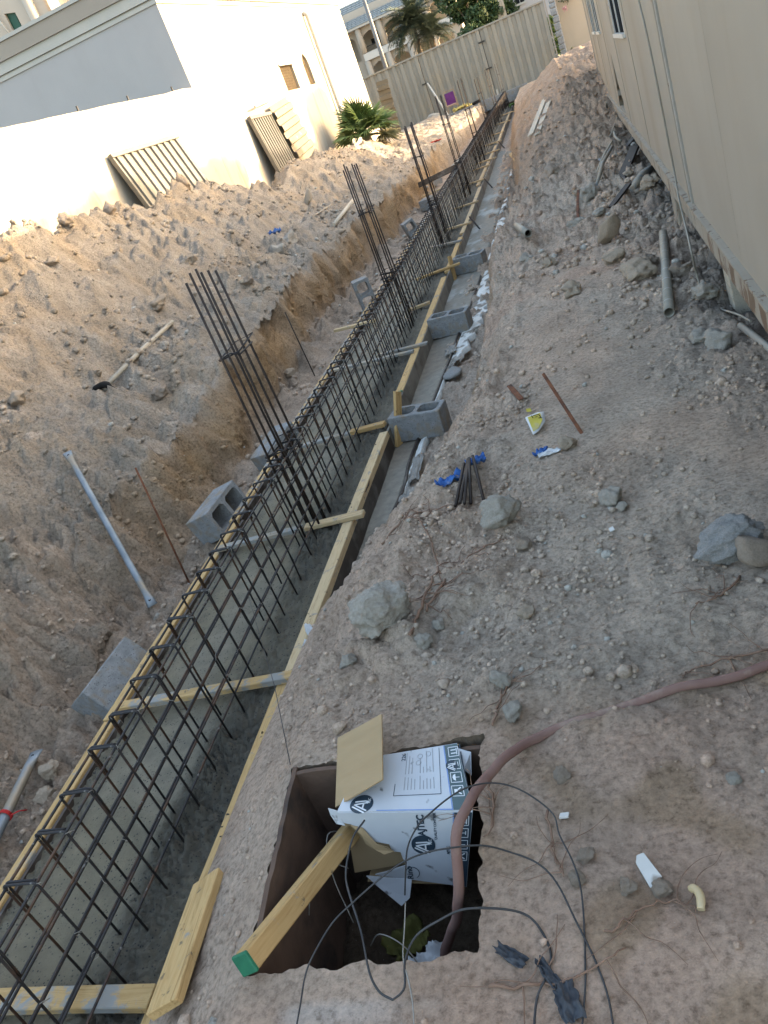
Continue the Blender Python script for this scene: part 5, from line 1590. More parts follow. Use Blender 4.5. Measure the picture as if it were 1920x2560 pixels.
blue = simple('blue_plastic', (.02, .075, .27), (.045, .15, .42), 20, .55, 0, .3, 40, c3=(.20, .20, .22))
white_p = simple('white_plastic', (.42, .43, .45), (.62, .63, .64), 9, .4, 0, .3, 30)
sheeting = simple('grey_sheeting', (.15, .14, .125), (.25, .24, .22), 12, .45, 0, .4, 40)
crumple('blue_plastic', G(-.83, 3.24, .02), .20, .09, .045, blue, 'crumpled blue plastic left of the rebar offcuts', 'plastic scrap', 3, .5)
crumple('blue_plastic', G(-.70, 3.33, .03), .12, .06, .03, blue, 'blue plastic strip under the upper ends of the rebar offcuts', 'plastic scrap', 4, .1)
crumple('blue_plastic', G(-.40, 3.28, .012), .09, .045, .02, blue, 'small flat blue scrap below the yellow paper', 'plastic scrap', 5, .3)
crumple('blue_plastic', G(-4.1, 11.6, .03), .22, .12, .06, blue, 'small blue scrap on the left bank beside the round boulder', 'plastic scrap', 6, .3)
crumple('bag', Vector((-1.545, 2.80, .17)), .16, .22, .06, white_p, 'crumpled pale bag jammed between the right form and the slope', 'bag', 8, .1)
crumple('blue_plastic', Vector((-1.50, 2.95, .22)), .06, .09, .03, blue, 'blue strip of plastic sticking out above the pale bag', 'plastic scrap', 9, .3)
crumple('white_scrap', G(-.36, 3.25, .012), .13, .06, .012, white_p, 'dusty white scrap right of the small flat blue scrap', 'plastic scrap', 10, .2)
crumple('sheeting', (-1.37, 7.12, .03), .13, .30, .025, sheeting, 'crumpled clear sheeting before the middle upright block', 'plastic sheeting', 11, .1)
crumple('sheeting', (-1.30, 6.75, .03), .08, .3, .018, sheeting, 'twist of clear sheeting leading to the mortar lump', 'plastic sheeting', 12, -.2)
crumple('sheeting', (-1.38, 4.72, .03), .09, .5, .02, sheeting, 'long wrinkled sheeting on the slab nearest the slope', 'plastic sheeting', 13, .05)
crumple('sheeting', (-1.36, 4.25, .04), .15, .35, .035, sheeting, 'white wrinkled sheeting emerging from under the slope', 'plastic sheeting', 14, .12)
crumple('white_scrap', W(.42, 10.9, .64), .15, .12, .05, white_p, 'white scrap lying in the dark rubbish under the cabin', 'plastic scrap', 15, .3)
crumple('red_scrap', W(-3.4, 25.5, .78), .5, .15, .05, simple('red_plastic', (.4, .04, .02), (.5, .07, .04), 20, .5), 'bright red scrap on the far left bank', 'plastic scrap', 16, .3)
# rope of twisted sheeting along the slab edge
mb = MB(); mb.tube(catmull([(-1.47, 4.1, .02), (-1.44, 4.5, .02), (-1.46, 4.9, .015), (-1.42, 5.6, .02), (-1.40, 6.2, .015), (-1.36, 6.9, .025), (-1.345, 7.6, .015), (-1.30, 8.4, .02), (-1.255, 9.8, .015)], 8), .011, 5)
tag(mb.build('slab_edge_strip', M['plywood']), 'dark wet strip of sheeting edge along the trench slab', 'plastic sheeting')
# yellow paper scrap with dark strokes
yp = empty('yellow_paper', G(-.41, 3.6, .03)); tag(yp, 'torn yellow and white paper scrap with black lettering strokes below the rusty strip', 'paper scrap')
yp.rotation_euler = (.30, .2, .35)
mb = MB(); mb.add([(-.055, -.10, .0), (-.02, -.085, .006), (.03, -.03, .010), (.055, .055, .004), (.03, .075, -.008), (-.045, .04, .003)], [(0, 1, 2, 5), (2, 3, 4, 5)], 0, True)
yo = mb.build('sheet', white_p, yp); s_ = yo.modifiers.new('t', 'SOLIDIFY'); s_.thickness = .001
mb = MB(); mb.add([(-.048, -.085, .006), (-.015, -.07, .011), (.02, -.02, .014), (.032, .045, .008), (-.036, .032, .007)], [(0, 1, 2, 4), (2, 3, 4)], 0, True)
yel = simple('yellow_print', (.40, .33, .04), (.52, .44, .08), 12, .7, 0, .2, 40, c3=(.38, .33, .24))
mb.build('yellow_print', yel, yp)
mb = MB()
for (x, y, dx, dy) in ((-.012, .022, .03, .004), (-.020, .006, .004, .022), (.006, -.006, .016, .004), (.016, -.004, .004, .026), (-.006, .008, .012, .003)):
    mb.box((x, y, .0155), (x + dx, y + dy, .0165))
mb.build('lettering', M['black'], yp)
mb = MB(); mb.box((-.012, -.012, 0), (.012, .012, .002)); o = mb.build('yellow_scrap', yel, loc=G(-.46, 3.83, .012)); o.rotation_euler = (.4, .2, .3); tag(o, 'tiny yellow scrap between rusty piece and yellow paper', 'paper scrap')
tilem = simple('white_tile', (.42, .41, .39), (.54, .53, .51), 6, .5, 0, .3, 50, spots=((.30, .26, .22), 14, .60))
mb = MB(); vs = [(-.010, -.038), (.012, -.040), (.022, -.022), (.006, .04), (-.010, .038), (-.018, .022)]
mb.add([(x, y, 0) for x, y in vs] + [(x, y, .006) for x, y in vs], [tuple(range(5, -1, -1)), tuple(range(6, 12))] + [(i, (i + 1) % 6, 6 + (i + 1) % 6, 6 + i) for i in range(6)])
o = mb.build('tile_shard', tilem, loc=G(-.185, 1.165, .006), bevel=.001); o.rotation_euler = (.12, .05, .25); tag(o, 'white tile shard lying in the reddish soil', 'tile shard')
bone = simple('yellow_plastic_bit', (.36, .28, .155), (.45, .36, .225), 14, .5)
mb = MB(); mb.tube(catmull([(-.012, .026, .004), (.0, .018, .010), (.006, .0, .011), (.002, -.024, .006)], 4), [.006, .008, .009, .009, .009, .009, .009, .009, .009, .009, .009, .008, .008], 8)
tag(mb.build('yellow_bit', bone, loc=G(-.095, 1.085, .006)), 'curved yellow bit right of the white tile shard', 'plastic bit')
for (x, y, lab) in ((-.15, 2.56, 'small white chip beside the orange patch on the path'), (-.36, 1.33, 'tiny white chip near the upper wire arc')):
    mb = MB(); mb.box((-.012, -.008, 0), (.010, .009, .004)); o = mb.build('tile_chip', tilem, loc=G(x, y, .004)); o.rotation_euler = (.2, .1, x * 9); tag(o, lab, 'tile chip')

# roots
def root_mesh(spine, seed, rr=.005, branches=6):
    rg = random.Random(seed); mb = MB()
    sp = catmull(spine, 6)
    sp = [p + Vector((rg.uniform(-.006, .006), rg.uniform(-.006, .006), rg.uniform(-.002, .006))) for p in sp]
    mb.tube(sp, [rr * (1 - .6 * i / len(sp)) for i in range(len(sp))], 5)
    for b in range(branches):
        i = rg.randrange(2, len(sp) - 1); p = sp[i]; a = rg.uniform(0, 2 * PI); pts = [p]
        for k in range(5):
            a += rg.uniform(-.5, .5); q = pts[-1] + Vector((math.cos(a) * .03, math.sin(a) * .03, 0)); q.z = gz(q.x, q.y) + rg.uniform(.002, .014)
            pts.append(q)
        mb.tube(catmull(pts, 3), [rr * .5 * (1 - .7 * k / 16) for k in range(16)], 4)
    return mb
rootm = simple('dry_root', (.13, .075, .05), (.24, .155, .11), 30, .9, 0, .5, 80)
for (sp, sd, lab, rr) in (
    ([(-.845, 2.10), (-.835, 2.27), (-.82, 2.44), (-.83, 2.62), (-.90, 2.86), (-1.0, 3.02)], 1, 'long dry root running up the slope behind the boulder', .0065),
    ([(-.82, 2.25), (-.77, 2.42), (-.72, 2.56), (-.62, 2.62), (-.55, 2.64)], 2, 'forked dry root right of the boulder', .005),
    ([(-1.15, 2.98), (-1.02, 3.04), (-.90, 3.02), (-.80, 3.02)], 3, 'dry root below the rebar offcuts', .005),
    ([(-.545, 1.66), (-.535, 1.75), (-.50, 1.82), (-.46, 1.80)], 4, 'tuft of reddish roots at the upper right corner of the pit', .004),
    ([(-.55, 1.46), (-.53, 1.36), (-.55, 1.28)], 5, 'thin root hanging at the right rim of the pit', .004),
    ([(-.40, 1.34), (-.39, 1.26), (-.38, 1.20), (-.36, 1.16)], 6, 'thin root under the wires right of the pit', .0035),
    ([(-.52, .93), (-.42, .925), (-.33, .94), (-.24, .99)], 7, 'long thin root near the bottom picture edge', .004),
    ([(-.28, 1.02), (-.22, 1.06), (-.15, 1.09), (-.10, 1.06)], 8, 'thin root below the white tile shard', .003),
    ([(.20, 2.15), (.12, 2.06), (.05, 2.04)], 9, 'brown root in front of the concrete chunk', .004),
    ([(.26, 1.80), (.12, 1.79), (.0, 1.78), (-.03, 1.75)], 10, 'tangle of roots along the upper side of the hose', .004)):
    mb = root_mesh([Vector((x, y, gz(x, y) + .006)) for x, y in sp], sd, rr, 9 if sd < 4 else 5)
    tag(mb.build('dry_root', rootm), lab, 'root')
# rubbish in the dark strip under the farther cabin
rg = random.Random(9)
for k, (x, y, x2, y2, r, m, lab) in enumerate((
    (.30, 10.2, .62, 11.6, .02, 'timber_old', 'pale forked stick sticking out from under the farther cabin'),
    (.25, 9.3, .55, 10.6, .03, 'timber_grey', 'crooked branch on the bank below the torn panel'),
    (.50, 9.5, .80, 10.6, .05, 'rebar_brown', 'dark plank end under the farther cabin'),
    (.55, 8.7, .86, 9.3, .06, 'timber_grey', 'thick rounded log under the farther cabin'),
    (.62, 12.4, .82, 12.9, .010, 'timber_old', 'thin pale stick below the drain hose'),
    (.30, 8.3, .52, 8.6, .03, 'rebar_brown', 'dark wedge of wood left of the painted bracket leg'),
    (.65, 11.2, .9, 11.4, .04, 'plywood', 'black board end deep under the farther cabin'))):
    a, b = G(x, y, .02), G(x2, y2, .10)
    mb = MB()
    if m in ('timber_old', 'timber_grey'):
        mid = (a + b) / 2 + Vector((rg.uniform(-.02, .02), rg.uniform(-.04, .04), .02))
        mb.tube([a, a + (mid - a) * .5 + Vector((.01, 0, .01)), mid, b], [r * .5, r * .8, r * .75, r * .6], 7)
    else:
        mb.beam(a, b, r * 2, r * .7)
    tag(mb.build('rubbish_stick', M[m]), lab, 'stick', 'sticks and boards under the farther cabin')

# ------------------------------------------------------------------ pit with its carton
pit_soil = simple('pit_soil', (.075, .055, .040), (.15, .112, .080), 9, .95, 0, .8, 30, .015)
pitm = simple('rust_brown_plate', (.060, .038, .028), (.125, .080, .058), 7, .8, 0, .5, 40, .004, c3=(.035, .028, .026))
PC = [(-1.12, 1.0), (-.55, 1.0), (-.58, 1.63), (-1.18, 1.63)]      # rim corners
t_ = np.linspace(0.01, .99, 50)
Yg = np.broadcast_to((1.0 + .63 * t_)[:, None], (50, 50)).copy()
Xg = (PC[0][0] + (PC[3][0] - PC[0][0]) * t_)[:, None] * (1 - t_[None]) + (PC[1][0] + (PC[2][0] - PC[1][0]) * t_)[:, None] * t_[None]
Zg = .10 + .05 * perlin(Xg * 4, Yg * 4, 91) + .05 * (np.abs(perlin(Xg * 11, Yg * 11, 92)) - .3) + .02 * perlin(Xg * 30, Yg * 30, 93)
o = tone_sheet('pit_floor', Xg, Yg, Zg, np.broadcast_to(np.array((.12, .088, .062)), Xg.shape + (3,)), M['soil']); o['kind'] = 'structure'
# earth sides of the pit, hanging from the rim of the ground sheet
r0_, r1_, c0_, c1_ = HOLE
ring = [GCO[r0_, c] for c in range(c0_, c1_)] + [GCO[r, c1_] for r in range(r0_, r1_)] + [GCO[r1_, c] for c in range(c1_, c0_, -1)] + [GCO[r, c0_] for r in range(r1_, r0_, -1)]
mb = MB(); n_ = len(ring)
mb.add([tuple(p) for p in ring] + [(p[0], p[1], -.12) for p in ring], [((i + 1) % n_, i, n_ + i, n_ + (i + 1) % n_) for i in range(n_)])
o = mb.build('pit_sides', pit_soil); o['kind'] = 'structure'
lin = empty('pit_lining', (-1.12, 1.0, .0)); tag(lin, 'rusty steel plate lining of the square pit', 'pit lining')
linv = Matrix.Translation(lin.location).inverted()
def plate(a, b, zt, m, inset=.011, th=.014):
    a, b = Vector((a[0], a[1], 0)), Vector((b[0], b[1], 0)); d = (b - a).normalized(); n = Vector((-d.y, d.x, 0)); L = (b - a).length
    Mx = Matrix(((d.x, n.x, 0, a.x), (d.y, n.y, 0, a.y), (0, 0, 1, 0), (0, 0, 0, 1)))
    mb = MB(); k = 14; vs = []
    rg = random.Random(int(L * 1e4))
    for i in range(k + 1):
        x = .004 + (L - .008) * i / k; z = zt + rg.uniform(-.005, .004)
        vs += [(x, inset - th / 2, -.1), (x, inset - th / 2, z), (x, inset + th / 2, z), (x, inset + th / 2, -.1)]
    fs = [(i * 4 + j, i * 4 + 4 + j, i * 4 + 5 + j, i * 4 + 1 + j) for i in range(k) for j in range(3)] + [(0, 1, 2, 3), (k * 4 + 3, k * 4 + 2, k * 4 + 1, k * 4)]
    mb.add(vs, fs); o = mb.build('side_plate', m, M=Mx); o.parent = lin; o.matrix_parent_inverse = linv
plate(PC[3], PC[0], .540, pitm); plate(PC[2], PC[3], .535, pitm, .026)
# beam in the pit
bmr = empty('timber_beam', (-1.085, .985, .58)); tag(bmr, 'square timber beam with green painted end propped across the pit', 'timber')
A_, B_ = Vector((-1.092, .992, .582)), Vector((-1.00, 1.50, .40)); binv3 = Matrix.Translation(bmr.location).inverted()
o = plank('beam', A_, B_, .050, .050, M['timber'], up=(-.45, 0, 1)); o.parent = bmr; o.matrix_parent_inverse = binv3
mb = MB(); mb.box((-.0262, -.008, -.0262), (.0262, .004, .0262)); o = mb.build('painted_end', M['green_paint'], M=frame(A_, B_, (-.45, 0, 1)), bevel=.003); o.parent = bmr; o.matrix_parent_inverse = binv3
# loose plank at the lower left
o = plank('loose_plank', (-1.395, .985, .43), (-1.470, 1.40, .365), .105, .030, M['timber'], up=(-.35, 0, 1), warp_k=.02); tag(o, 'loose wide plank smeared with mortar lying between form and pit', 'plank')
# carton
card = simple('brown_cardboard', (.29, .205, .112), (.335, .243, .138), 3, .85, 0, .12, 60, stretch=(1, 6, 1))
wpr = simple('white_carton_print', (.42, .44, .475), (.49, .51, .545), 4, .55, 0, .05, 40, spots=((.14, .14, .145), 20, .64))
navy = simple('navy_print', (.018, .032, .05), (.03, .05, .07), 8, .5, 0, 0)
dkgreen = simple('dark_green_print', (.05, .085, .095), (.08, .12, .13), 6, .5, 0, 0)
bluel = simple('blue_print_line', (.12, .20, .42), (.17, .26, .50), 8, .5, 0, 0)
greyp = simple('grey_small_print', (.24, .25, .26), (.34, .35, .36), 20, .6, 0, 0)
whp = simple('white_print', (.60, .62, .65), (.66, .68, .71), 8, .55, 0, 0)
E0 = Vector((-.98, 1.43, .545)); Uu = Vector((.992, -.127, 0)).normalized(); Vv = Vector((.127, .992, 0)).normalized(); Ww = Uu.cross(Vv)
BX = Matrix(((Uu.x, Vv.x, Ww.x, E0.x), (Uu.y, Vv.y, Ww.y, E0.y), (Uu.z, Vv.z, Ww.z, E0.z), (0, 0, 0, 1)))
carton = bpy.data.objects.new('carton', None); COL.objects.link(carton); carton.empty_display_size = .1
carton.matrix_world = BX
tag(carton, 'torn white carton with printed logos stuck in the pit', 'carton')
LU, LV, LH = .393, .23, .30
def panel3(name, pts, nrm, t, mat, parent=carton):
    """thick polygon: pts in carton space, thickness away from nrm"""
    n = Vector(nrm).normalized(); k = len(pts)
    vs = [Vector(p) for p in pts] + [Vector(p) - n * t for p in pts]
    fs = [tuple(range(k)), tuple(range(2 * k - 1, k - 1, -1))] + [(i, k + i, k + (i + 1) % k, (i + 1) % k) for i in range(k)]
    mb = MB(); mb.add(vs, fs)
    o = mb.build(name, mat if isinstance(mat, list) else [mat], parent)
    bm = bmesh.new(); bm.from_mesh(o.data); bmesh.ops.recalc_face_normals(bm, faces=bm.faces); bm.to_mesh(o.data); bm.free()
    return o
top = panel3('top_panel', [(0, 0, 0), (LU, 0, 0), (LU - .01, LV, 0), (.02, LV, 0)], (0, 0, 1), .004, wpr)
front = panel3('front_panel', [(0, -.002, -.004), (LU, -.002, -.004), (LU - .005, -.006, -LH), (.055, -.006, -.258), (.10, -.006, -.245), (.185, -.006, -.212), (.172, -.006, -.185), (.168, -.004, -.160), (.14, -.004, -.158), (.136, -.004, -.128), (.11, -.004, -.122), (.066, -.004, -.115), (.066, -.003, -.070), (.030, -.003, -.048), (0, -.003, -.040)], (0, -1, 0), .004, wpr)
panel3('side_panel', [(LU, 0, -.004), (LU, LV, -.004), (LU, LV, -LH), (LU - .005, 0, -LH)], (1, 0, 0), .004, navy)
panel3('back_panel', [(.01, LV, -.004), (.01, LV, -LH), (LU - .004, LV, -LH), (LU - .004, LV, -.004)], (0, 1, 0), .004, card)
panel3('bottom_panel', [(.01, 0, -LH), (LU - .006, 0, -LH), (LU - .006, LV, -LH), (.01, LV, -LH)], (0, 0, -1), .004, card)
panel3('inner_flap', [(-.015, .045, -.10), (.20, .055, -.10), (.20, .030, -.245), (-.035, .010, -.270)], (0, -1, .1), .003, card)
panel3('torn_liner', [(.03, -.0045, -.050), (.066, -.006, -.060), (.10, -.012, -.118), (.135, -.016, -.125), (.15, -.010, -.150), (.12, -.020, -.150), (.09, -.016, -.135), (.064, -.012, -.118), (.058, -.012, -.08)], (0, -1, 0), .001, card)
panel3('lower_flap', [(.02, -.008, -.262), (.19, -.008, -.272), (.185, -.035, -.315), (.155, -.05, -.330), (.06, -.02, -.290)], (0, -1, .3), .003, wpr)
panel3('torn_corner', [(-.03, .01, .004), (0, .0, .003), (.012, -.006, -.05), (-.015, -.004, -.045), (-.028, .004, -.018)], (0, -1, .3), .002, wpr)
panel3('torn_corner', [(LU - .012, LV - .02, .002), (LU + .035, LV - .03, -.01), (LU + .03, LV - .075, -.05), (LU + .002, LV - .08, -.02)], (1, 0, .6), .002, wpr)
inv_bx = BX.inverted()
fl = [inv_bx @ Vector(p) for p in ((-1.0, 1.462, .528), (-.822, 1.452, .618), (-.868, 1.70, .622), (-1.045, 1.715, .545))]
fn = (fl[1] - fl[0]).cross(fl[3] - fl[0])
panel3('open_flap', [tuple(p) for p in fl], fn, .004, card)
# prints
panel3('dark_band', [(LU - .052, .001, .0006), (LU - .001, .001, .0006), (LU - .011, LV - .002, .0006), (LU - .058, LV - .002, .0006)], (0, 0, 1), .0004, dkgreen, top)
panel3('dark_band', [(LU - .050, -.0026, -.006), (LU - .001, -.0026, -.006), (LU - .006, -.0066, -LH + .002), (LU - .050, -.0066, -LH + .002)], (0, -1, 0), .0004, navy, front)
panel3('blue_line', [(LU - .056, .001, .0006), (LU - .0525, .001, .0006), (LU - .0585, LV - .002, .0006), (LU - .062, LV - .002, .0006)], (0, 0, 1), .0004, bluel, top)
panel3('blue_line', [(LU - .054, -.0026, -.006), (LU - .0505, -.0026, -.006), (LU - .0505, -.0066, -LH + .002), (LU - .054, -.0066, -LH + .002)], (0, -1, 0), .0004, bluel, front)
panel3('blue_line', [(.12, .001, .0006), (LU - .056, .001, .0006), (LU - .056, .005, .0006), (.12, .004, .0006)], (0, 0, 1), .0004, bluel, top)
mb = MB()
for (a, b) in (((.165, .055), (.310, .055)), ((.310, .055), (.315, LV - .008)), ((.165, .055), (.165, .10))):
    mb.beam((a[0], a[1], .0008), (b[0], b[1], .0008), .0016, .0006)
mb.build('frame_line', navy, top)
mb = MB(); rg = random.Random(2)
for k in range(9):
    u = .195 + k * .011 + (.006 if k > 3 else 0)
    for v0, v1 in ((.075, .075 + rg.uniform(.03, .05)), (.135, .135 + rg.uniform(.02, .09))):
        if rg.random() < .85: mb.box((u, v0, .0004), (u + .0022, v1, .001))
for (u, v) in ((.24, .175), (.245, .20), (.275, .205)):
    mb.tube([(u + .009 * math.cos(t), v + .009 * math.sin(t), .0009) for t in [i * PI / 6 for i in range(13)]], .0006, 4)
o = mb.build('small_print', greyp, top); o['kind'] = 'stuff'

def text(body, size, Mx, mat, parent, name='lettering', bold=0.0):
    cu = bpy.data.curves.new(name, 'FONT'); cu.body = body; cu.size = size; cu.extrude = .0003; cu.offset = bold
    cu.align_x = 'CENTER'; cu.align_y = 'CENTER'; cu.resolution_u = 3
    t = bpy.data.objects.new('tmp', cu); COL.objects.link(t)
    bpy.context.view_layer.update()
    me = bpy.data.meshes.new_from_object(t.evaluated_get(bpy.context.evaluated_depsgraph_get()))
    bpy.data.objects.remove(t); bpy.data.curves.remove(cu)
    me.name = name; me.materials.clear(); me.materials.append(mat)
    o = bpy.data.objects.new(name, me); COL.objects.link(o); o.parent = parent; o.matrix_local = Mx
    return o
def onfront(u, w, off=.0014):   # text running upwards on the front
    y = -.002 - .004 * (-w / LH) - off
    return Matrix(((0, -1, 0, u), (0, 0, -1, y), (1, 0, 0, w), (0, 0, 0, 1)))
def ontop(u, v, off=.0009):
    return Matrix(((0, -1, 0, u), (1, 0, 0, v), (0, 0, 1, off), (0, 0, 0, 1)))
def disc(mx, r, mat, parent, name='logo_disc', squash=1.0):
    mb = MB(); k = 32; mb.add([(r * math.cos(2 * PI * i / k), r * squash * math.sin(2 * PI * i / k), 0) for i in range(k)], [tuple(range(k))])
    o = mb.build(name, mat, parent); o.matrix_local = mx; return o
text('AJTEC', .030, onfront(.247, -.052), navy, front, bold=.0008)
text('QUALITY CONTROL', .0115, onfront(.288, -.056), navy, front)
text('AJTEC', .012, onfront(.325, -.148), navy, front, bold=.0003)
def emblem(mx0, r, parent, up):
    disc(mx0, r, navy, parent)
    L = Matrix.Translation((0, 0, up))
    mb = MB()
    h = r * .62
    for (a, b) in (((-.75, -.55), (-.1, .62)), ((-.1, .62), (.12, -.50)), ((-.45, -.18), (.05, -.18)), ((.22, .60), (.30, -.35)), ((.30, -.35), (.12, -.62)), ((-.95, -.42), (-.30, .75))):
        mb.beam((a[0] * r, a[1] * r, 0), (b[0] * r, b[1] * r, 0), r * .13, .0003)
    o = mb.build('logo_letters', whp, parent); o.matrix_local = mx0 @ L
    text('TEC', r * .36, mx0 @ Matrix.Translation((r * .32, -r * .62, up)), whp, parent)
emblem(onfront(.247, -.128), .038, front, .0006)
emblem(ontop(.070, .028), .036, top, .0006)
emblem(ontop(LU - .040, .150, .0016), .020, top, .0006)
text('Rino', .030, onfront(.188, -.243, .0018), navy, front, bold=.0006)
mb = MB(); mb.tube([(.024 * math.cos(t), .024 * math.sin(t), 0) for t in [-2.6 + i * .3 for i in range(14)]], .0012, 4); o = mb.build('logo_ring', navy, front); o.matrix_local = onfront(.198, -.243, .0018)
text('226', .021, ontop(.185, .205), navy, top)
def marks(parent, base, n0):
    for k in range(4):
        mb = MB(); s = .017
        for (a, b) in (((-s, -s), (s, -s)), ((s, -s), (s, s)), ((s, s), (-s, s)), ((-s, s), (-s, -s))):
            mb.beam((a[0], a[1], 0), (b[0], b[1], 0), .002, .0003)
        if k == 0:
            for x in (-.006, .006): mb.beam((x, -.008, 0), (x, .009, 0), .0035, .0003)
            mb.beam((-.012, -.011, 0), (.012, -.011, 0), .003, .0003)
        elif k == 1:
            mb.add([(-.008, .011, 0), (.008, .011, 0), (.004, .0, 0), (-.004, 0, 0)], [(3, 2, 1, 0)]); mb.beam((0, 0, 0), (0, -.009, 0), .002, .0003); mb.beam((-.007, -.010, 0), (.007, -.010, 0), .0025, .0003)
        elif k == 2:
            mb.add([(-.012, .002, 0), (.012, .002, 0), (.008, .009, 0), (0, .012, 0), (-.008, .009, 0)], [(0, 1, 2, 3, 4)]); mb.beam((0, .002, 0), (0, -.010, 0), .002, .0003)
        else:
            mb.add([(-.006, 0, 0), (.006, 0, 0), (.006, .010, 0), (-.006, .010, 0)], [(0, 1, 2, 3)]); mb.beam((-.011, -.010, 0), (-.004, -.001, 0), .004, .0003); mb.beam((.011, -.010, 0), (.004, -.001, 0), .004, .0003)
        o = mb.build('handling_mark', whp, parent); o.matrix_local = base(k)
marks(top, lambda k: ontop(LU - .028 - .0015 * k, .200 - k * .046, .0012), 0)
marks(front, lambda k: onfront(LU - .026, -.035 - k * .045, .0022), 1)

# the wet carton has sagged: push all its faces out of square together
bpy.context.view_layer.update()
def sag(o, rel):
    if o.type == 'MESH' and o.name.split('.')[0] != 'open_flap':
        vs = [rel @ v.co for v in o.data.vertices]
        for v, p in zip(o.data.vertices, vs):
            u, vv, w = p
            k = u / LU; dv = max(vv, 0) / LV; dw = w / LH
            buckle = 0.0
            v.co = (u - dv * .085 * k + min(dw, 0) * (.035 + .075 * k), (dv * (.185 + .045 * k) if vv > 0 else vv) + buckle * (1 if vv < .01 else 0), w + buckle * (1 if w > -.02 else 0))
        o.data.update()
        chs = list(o.children)
        o.matrix_local = Matrix.Identity(4)
    else:
        chs = list(o.children)
    return chs
def sag_all(o, rel):
    kids = [(c, rel @ c.matrix_parent_inverse @ c.matrix_basis) for c in o.children]
    if o is not carton: sag(o, rel)
    for c, r in kids: sag_all(c, r)
sag_all(carton, Matrix.Identity(4))

# rubbish at the bottom of the pit
crumple('pit_bag', Vector((-.80, 1.20, .20)), .14, .12, .06, white_p, 'crumpled clear bag at the bottom of the pit', 'bag', 21, .3)
crumple('pit_cloth', Vector((-.88, 1.28, .19)), .16, .12, .05, simple('yellow_green_cloth', (.05, .05, .012), (.09, .085, .02), 12, .8), 'yellow green rag under the torn carton', 'rag', 22, .8)
rock(-.98, 1.12, .045, 'flat stone lying on the floor of the pit', 'stone', 71, .6, .2, z=.12)
rock(-.64, 1.12, .035, 'stone in the right lower corner of the pit', 'stone_brown', 72, .8, .2, z=.20)

# hose and wires
hosem = simple('dusty_red_hose', (.15, .082, .070), (.21, .13, .11), 9, .85, 0, .25, 60, c3=(.31, .24, .19))
hp = [(1.6, 2.15), (.9, 1.98), (.5, 1.84), (.33, 1.785), (.18, 1.735), (.06, 1.715)]
pts = [Vector((x, y, gz(x, y) + .010)) for x, y in hp] + [Vector((-.06, 1.70, gz(-.06, 1.70) + .004)), Vector((-.17, 1.675, gz(-.17, 1.675) - .006)), Vector((-.30, 1.640, gz(-.3, 1.64) - .007)), Vector((-.40, 1.605, gz(-.4, 1.605) + .004)), Vector((-.475, 1.53, .58)), Vector((-.525, 1.43, .61)), Vector((-.565, 1.32, .64)), Vector((-.588, 1.22, .64)), Vector((-.612, 1.17, .54)), Vector((-.665, 1.185, .40)), Vector((-.73, 1.20, .28)), Vector((-.77, 1.16, .18)), Vector((-.83, 1.10, .13))]
hp_ = catmull(pts, 7); mb = MB(); mb.tube([p + Vector((mnoise.noise(p * 14), mnoise.noise(p * 14 + Vector((5, 0, 0))), 0)) * .005 for p in hp_], [.0128 * (1 + .06 * mnoise.noise(p * 22)) for p in hp_], 10)
tag(mb.build('hose', hosem), 'dusty reddish hose curving over the soil and down into the pit', 'hose')
wirem = simple('black_wire', (.018, .018, .020), (.05, .05, .052), 12, .5, 0, .1)
w1 = [(-.74, 1.151, .55), (-.714, 1.161, .62), (-.685, 1.175, .68), (-.648, 1.197, .72), (-.613, 1.215, .74), (-.574, 1.238, .75), (-.537, 1.266, .74), (-.502, 1.294, .72), (-.461, 1.306, .70), (-.412, 1.296, .67), (-.368, 1.267, .63), (-.358, 1.23, .60), (-.338, 1.181, .58), (-.326, 1.128, .57), (-.323, 1.052, .562), (-.322, .968, .56), (-.331, .906, .56), (-.341, .80, .56)]
w2 = [(-.929, .80, .56), (-.935, .90, .565), (-.935, .955, .57), (-.914, .987, .60), (-.865, 1.038, .63), (-.816, 1.073, .65), (-.747, 1.107, .67), (-.691, 1.14, .68), (-.636, 1.159, .68), (-.571, 1.167, .68), (-.518, 1.177, .66), (-.468, 1.183, .63), (-.413, 1.164, .60), (-.375, 1.126, .58), (-.338, 1.047, .57), (-.304, .967, .56), (-.287, .889, .56), (-.279, .80, .56)]
w3 = [(-.849, 1.323, .62), (-.867, 1.278, .62), (-.88, 1.226, .60), (-.869, 1.17, .60), (-.843, 1.105, .60), (-.819, 1.049, .58), (-.782, .962, .57), (-.761, .925, .562), (-.731, .911, .56), (-.718, .911, .56), (-.704, .935, .56), (-.703, .984, .57), (-.683, 1.03, .58), (-.623, 1.049, .60), (-.563, 1.054, .62), (-.482, 1.063, .60), (-.438, 1.064, .57), (-.407, 1.028, .56), (-.393, .98, .56), (-.40, .94, .56), (-.42, .894, .56), (-.428, .80, .56)]
w4 = [(-.764, 1.188, .48), (-.74, 1.092, .52), (-.712, .997, .56), (-.693, .938, .562), (-.675, .889, .56), (-.660, .80, .56)]
